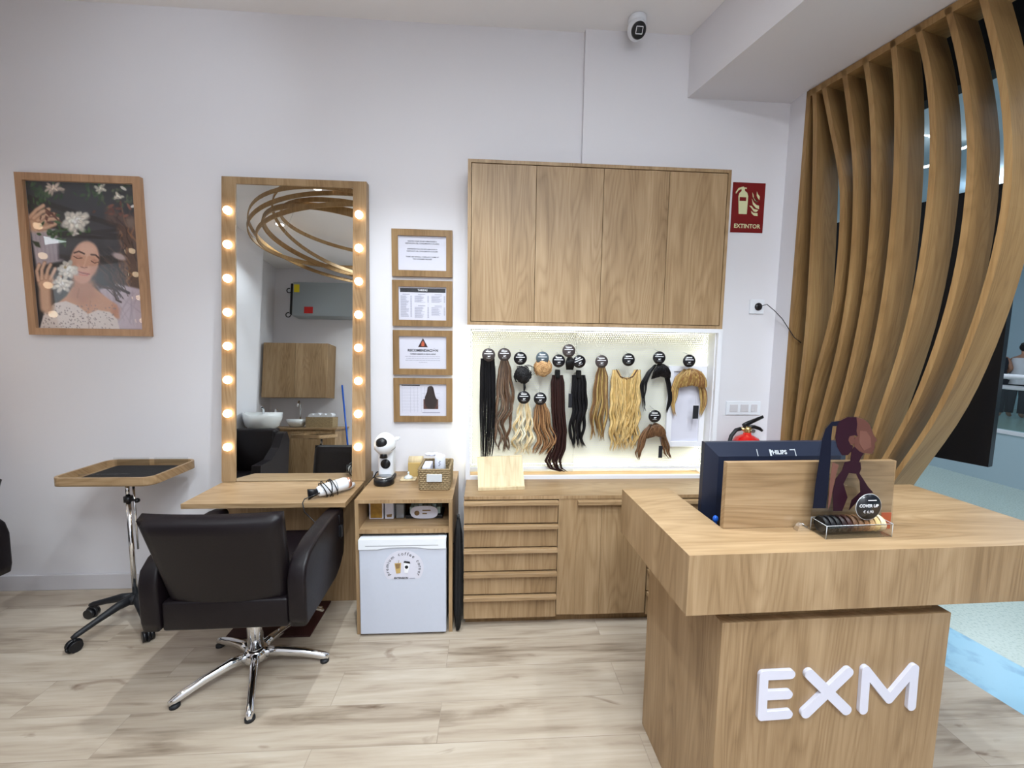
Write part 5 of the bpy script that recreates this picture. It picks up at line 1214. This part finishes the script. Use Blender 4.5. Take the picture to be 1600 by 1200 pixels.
# ================================================================== BEHIND THE PHOTOGRAPHER (seen in the mirror)
t = thing('rear_wall_cabinet', 'oak wall cabinet reflected in the vanity mirror', 'cabinet', (-2.82, -4.13, 1.345))
b = B(); b.box(-3.29, -2.36, -4.298, -3.98, 1.345, 2.158); build('body', b, 'oak_dark', t)
for x0, x1 in ((-3.288, -2.827), (-2.823, -2.362)):
    b = B(); b.box(x0, x1, -3.979, -3.962, 1.347, 2.156); build('door', b, 'oak_z', t)
t = thing('wash_counter', 'oak wash counter reflected in the vanity mirror', 'counter', (-2.7, -4.05, 0))
b = B(); b.box(-3.29, -2.15, -4.28, -3.78, .001, .885); build('body', b, 'oak', t)
b = B(); b.box(-3.31, -2.12, -4.298, -3.755, .886, .910); build('top', b, 'oak_x', t)
b = B(); b.box(-2.75, -2.2, -3.7795, -3.765, .02, .86); build('door', b, 'oak_z', t)
b = B(); c = (-2.76, -3.95, .911); b.lathe([(.05, 0), (.09, .01), (.125, .06), (.145, .115), (.138, .115), (.115, .06), (.08, .02), (.001, .015)], c, 32); single('vessel_sink', b, 'basin', 'round white bowl sink on the wash counter', 'sink', c)
b = B(); b.tube([(-2.80, -4.15, .911), (-2.80, -4.15, 1.18), (-2.80, -4.12, 1.27), (-2.79, -4.06, 1.29), (-2.78, -4.01, 1.26), (-2.78, -4.0, 1.21)], .014, 10); single('tap', b, 'chrome', 'tall curved chrome tap behind the bowl sink', 'tap', (-2.8, -4.15, .911))
b = B()
for q in ((-2.60, -2.585, -4.08, -3.86), (-2.235, -2.22, -4.08, -3.86), (-2.585, -2.235, -4.08, -4.065), (-2.585, -2.235, -3.875, -3.86)): b.box(*q, .911, 1.06)
b.box(-2.585, -2.235, -4.065, -3.875, .911, .925)
single('rear_basket', b, 'seagrass', 'woven basket of rolled towels on the wash counter', 'basket', (-2.41, -3.97, .911))
for k in range(4):
    b = B(); x = -2.54+k*.087; b.cyl((x, -4.055, 1.07+.01*(k % 2)), (x, -3.885, 1.07+.01*(k % 2)), .041, n=16); single('rolled_towel', b, 'white_cloth', ['leftmost', 'second', 'third', 'rightmost'][k]+' of the rolled white towels in the basket on the wash counter', 'towel', (x, -3.97, 1.05), 'rolled towels')
t = thing('ventilation_unit', 'grey metal box unit hung on the rear wall, seen in the mirror', 'unit', (-2.4, -4.15, 2.57))
b = B(); b.box(-2.93, -1.85, -4.27, -4.02, 2.58, 3.10, .012); build('housing', b, 'unit_grey', t)
b = B(); b.box(-2.97, -2.931, -4.26, -4.03, 2.60, 3.08, .012); build('end_cap', b, 'black_plastic', t)
b = B(); b.box(-2.91, -2.83, -4.0195, -4.0185, 2.94, 3.06); build('energy_sticker', b, 'yellow_sticker', t)
b = B(); b.box(-2.75, -2.62, -4.0195, -4.0185, 2.62, 2.72); build('warning_sticker', b, 'red_sticker', t)
b = B()
for z in (2.62, 3.0): b.torus((-3.04, -4.15, z), .035, .008, axis=(0, 1, 0), n=18, a1=5); b.cyl((-3.0, -4.15, z+.01), (-2.96, -4.15, z+.01), .006)
build('pipe_loop', b, 'black_plastic', t)
b = B(); b.cyl((-2.24, -4.27, 1.55), (-1.99, -3.98, .30), .013); o = single('mop', b, 'blue_plastic', 'blue mop handle leaning on the rear wall', 'mop', (-1.99, -3.98, .02))
b = B(); b.ell((-1.99, -3.97, .17), .06, .06, .16, 14, 10); build('mop_head', b, 'white_cloth', o)
# shampoo unit
t = thing('shampoo_unit', 'white backwash basin with a black armchair reflected in the mirror', 'wash basin', (-2.80, -2.9, 0))
b = B()
def bs(u, v):
    return None
n_ = 28; rs = []
for (sx, sy, z) in ((.16, .14, .90), (.25, .22, .96), (.285, .25, 1.06), (.29, .255, 1.13), (.27, .235, 1.13), (.24, .21, 1.05), (.15, .13, .97), (.01, .01, .965)):
    r = []
    for k in range(n_):
        a = 2*math.pi*k/n_; dip = .05*max(0, math.sin(a))**6*(1 if z > 1.04 else 0); r.append((-2.83+sx*.74*math.cos(a), -3.15+sy*math.sin(a), z-dip))
    rs.append(r)
b.rings(rs); build('bowl', b, 'basin', t)
b = B(); b.box(-2.93, -2.67, -3.28, -3.04, .001, .93, .02); build('pedestal', b, 'black_plastic', t)
b = B(); b.tube([(-2.92, -3.33, 1.10), (-2.92, -3.33, 1.17), (-2.90, -3.25, 1.20), (-2.86, -3.18, 1.19)], .014, 8); b.tube([(-2.76, -3.33, 1.10), (-2.76, -3.32, 1.17), (-2.70, -3.22, 1.16), (-2.67, -3.12, 1.10)], .012, 8); build('tap', b, 'chrome', t)
b = B(); b.box(-3.02, -2.50, -2.92, -2.78, .42, .935, .04, 4); build('backrest', b, 'leather', t)
b = B(); b.box(-3.02, -2.50, -2.80, -2.30, .26, .45, .03, 4); build('seat', b, 'leather', t)
for x0, x1 in ((-2.995-.045, -2.93), (-2.497, -2.40)):
    b = B(); b.prism([(x0, -2.95, .02), (x0, -2.95, .80), (x0, -2.88, .90), (x0, -2.80, .88), (x0, -2.70, .72), (x0, -2.55, .60), (x0, -2.32, .56), (x0, -2.30, .02)], (x1-x0, 0, 0)); build('armrest', b, 'leather', t)
# ring chandelier
t = thing('ring_chandelier', 'chandelier of large interlaced wooden hoops seen in the mirror', 'chandelier', (-1.55, -2.35, 3.0))
def hoop(cx, cy, cz, rx, ry, tx, ty, rz_, h=.042, th=.012):
    M_ = Matrix.Translation((cx, cy, cz+.03)) @ Matrix.Rotation(R(rz_), 4, 'Z') @ Matrix.Rotation(R(tx), 4, 'X') @ Matrix.Rotation(R(ty), 4, 'Y'); b = B(); rs = []
    for k in range(73):
        a = 2*math.pi*k/72; r = []
        for rr_, zz_ in ((0, -h/2), (th, -h/2), (th, h/2), (0, h/2)): r.append(M_ @ Vector(((rx+rr_)*math.cos(a), (ry+rr_)*math.sin(a), zz_)))
        rs.append(r)
    b.rings(rs, cap=False, smooth=False); build('hoop', b, 'oak_fin', t)
for a_ in ((-1.50, -2.45, 3.03, 1.10, .98, 9, 3, 0), (-1.45, -2.42, 3.06, 1.05, 1.0, -6, -4, 20), (-1.60, -2.48, 3.14, 1.0, .92, 5, -7, -30), (-1.50, -2.42, 2.95, .98, .92, 8, 5, 50),
           (-1.40, -2.45, 3.18, .86, .88, -4, 5, 10), (-1.42, -2.50, 2.98, 1.06, .86, 4, 8, -12), (-1.35, -2.42, 3.10, .92, 1.0, 10, -3, 35)): hoop(*a_)
b = B()
for dx, dy in ((.5, .3), (-.5, .25), (0, -.6)): b.tube([(-1.55+dx, -2.4+dy, CEIL-.001), (-1.55+dx*1.2, -2.4+dy*1.2, 3.02)], .0015, 5)
build('suspension_wire', b, 'steel', t)
# light fittings; square panels and some downlights are added fill
for i, (x, y, e_) in enumerate(SPOTS):
    t = thing('downlight', 'round recessed ceiling downlight above '+['the salon chair', 'the middle of the wooden hoops', 'the reception desk', 'the floor beside the photographer, added as fill', 'the left wall mirror, added as fill', 'the desk side of the photographer', 'the rear floor left of the photographer, added as fill', 'the rear left corner, added as fill'][i], 'lamp', (x, y, CEIL), group='ceiling downlights')
    b = B(); b.lathe([(.045, -.001), (.060, -.001), (.060, -.010), (.052, -.012), (.045, -.006)], (x, y, CEIL), 28, cap=False); build('ring', b, 'white_metal', t)
    b = B(); b.lathe([(.001, -.002), (.044, -.002), (.044, -.006), (.001, -.006)], (x, y, CEIL), 28); build('lens', b, 'lamp_lens', t)
for i, (x, y) in enumerate(FILL_PANELS):
    t = thing('fill_panel', 'square ceiling fill panel added '+['near the rear wall, left one', 'near the rear wall, right one', 'nearest the photographer'][i], 'lamp', (x, y, CEIL), group='added ceiling fill panels')
    b = B(); rect = .31; b.box(x-.31, x+.31, y-.31, y+.31, CEIL-.022, CEIL-.001, .003); build('housing', b, 'white_metal', t)

# ================================================================== PEOPLE IN THE MALL
def skin_obj(name, pts, edges, rad, mat, parent, lvl=2, root=0):
    me = bpy.data.meshes.new(name); bm = bmesh.new(); sk = bm.verts.layers.skin.verify()
    vs = []
    for i, (p, r) in enumerate(zip(pts, rad)):
        v = bm.verts.new(p); v[sk].radius = r if isinstance(r, tuple) else (r, r); v[sk].use_root = (i == root); vs.append(v)
    for a, c in edges: bm.edges.new((vs[a], vs[c]))
    bm.to_mesh(me); bm.free(); o = bpy.data.objects.new('tmp', me); COL.objects.link(o)
    o.modifiers.new('s', 'SKIN'); s = o.modifiers.new('u', 'SUBSURF'); s.levels = lvl; s.render_levels = lvl
    bpy.context.view_layer.update(); m2 = bpy.data.meshes.new_from_object(o.evaluated_get(bpy.context.evaluated_depsgraph_get()))
    bpy.data.objects.remove(o); m2.name = name; m2.materials.clear(); m2.materials.append(MAT[mat])
    for p in m2.polygons: p.use_smooth = True
    q = bpy.data.objects.new(name, m2); COL.objects.link(q); q.parent = parent; return q
def person(label, loc, rz, top, lean):
    t = thing('person', label, 'person', loc, rz)
    L = lean
    P_ = [(0, 0, .95), (0, .02*L, 1.12), (0, .05*L, 1.30), (0, .09*L, 1.42), (0, .12*L, 1.49), (0, .15*L, 1.55), (0, .17*L, 1.64), (0, .17*L, 1.70),
          (-.17, .08*L, 1.38), (-.22, .02, 1.16), (-.16, .20, 1.02), (-.12, .30, 1.06), (.17, .08*L, 1.38), (.22, .02, 1.16), (.16, .20, 1.02), (.12, .30, 1.06),
          (-.09, 0, .88), (-.10, .02, .50), (-.10, -.03, .09), (-.10, .10, .03), (.09, 0, .88), (.10, .02, .50), (.10, -.03, .09), (.10, .10, .03)]
    E_ = [(0, 1), (1, 2), (2, 3), (3, 4), (4, 5), (5, 6), (6, 7), (3, 8), (8, 9), (9, 10), (10, 11), (3, 12), (12, 13), (13, 14), (14, 15), (0, 16), (16, 17), (17, 18), (18, 19), (0, 20), (20, 21), (21, 22), (22, 23)]
    Rr = [(.15, .11), (.13, .10), (.15, .11), (.12, .09), .05, .065, .085, .06, .055, .042, .035, .03, .055, .042, .035, .03, .09, .065, .045, .035, .09, .065, .045, .035]
    skin_obj('body', P_, E_, Rr, 'skin', t)
    b = B(); b.rings([[(math.cos(a)*w, math.sin(a)*d+o_*L, z) for a in [2*math.pi*k/20 for k in range(20)]] for w, d, z, o_ in ((.175, .14, .80, 0), (.172, .14, .95, 0), (.155, .125, 1.12, .02), (.185, .135, 1.30, .05), (.17, .12, 1.42, .08))], cap=False); build('shirt', b, top, t, local=True)
    for s in (-1, 1):
        b = B(); b.tube([(s*.088, 0, .90), (s*.10, .02, .50), (s*.10, -.02, .12)], [.105, .082, .07], 14); build('trouser_leg', b, 'dark_cloth', t, local=True)
    b = B(); b.ell((0, .15*L-.01, 1.67), .098, .108, .105, 18, 12); b.ell((0, .10*L-.07, 1.73), .055, .055, .05, 14, 10); build('hair', b, 'dark_hair', t, local=True)
    return t
person('person in a white top with dark hair tied in a bun beyond the balustrade', (12.49, 6.30, 0), R(-70), 'white_cloth', 1.0)
person('person in dark clothes leaning beside the one in white beyond the balustrade', (12.15, 6.48, 0), R(-40), 'dark_cloth', 1.6)

# fittings added with the mall fill lamps so that their light has a source
for i, (x, y) in enumerate(((4.2, -2.5), (4.2, .8), (4.4, 4.5), (9.5, 4), (10, 9))):
    b = B(); b.box(x-.82, x+.82, y-.82, y+.82, 4.32, 4.38); b.cyl((x, y, 4.38), (x, y, 4.598), .02); single('mall_fill_panel', b, 'white_metal', 'square suspended fill light added to the mall '+['right of the shop entrance', 'just outside the fin screen', 'over the gallery floor beyond the black screen', 'across the balustrade above the two people', 'farthest across the balustrade'][i], 'lamp', (x, y, 4.32), 'added mall fill lights')
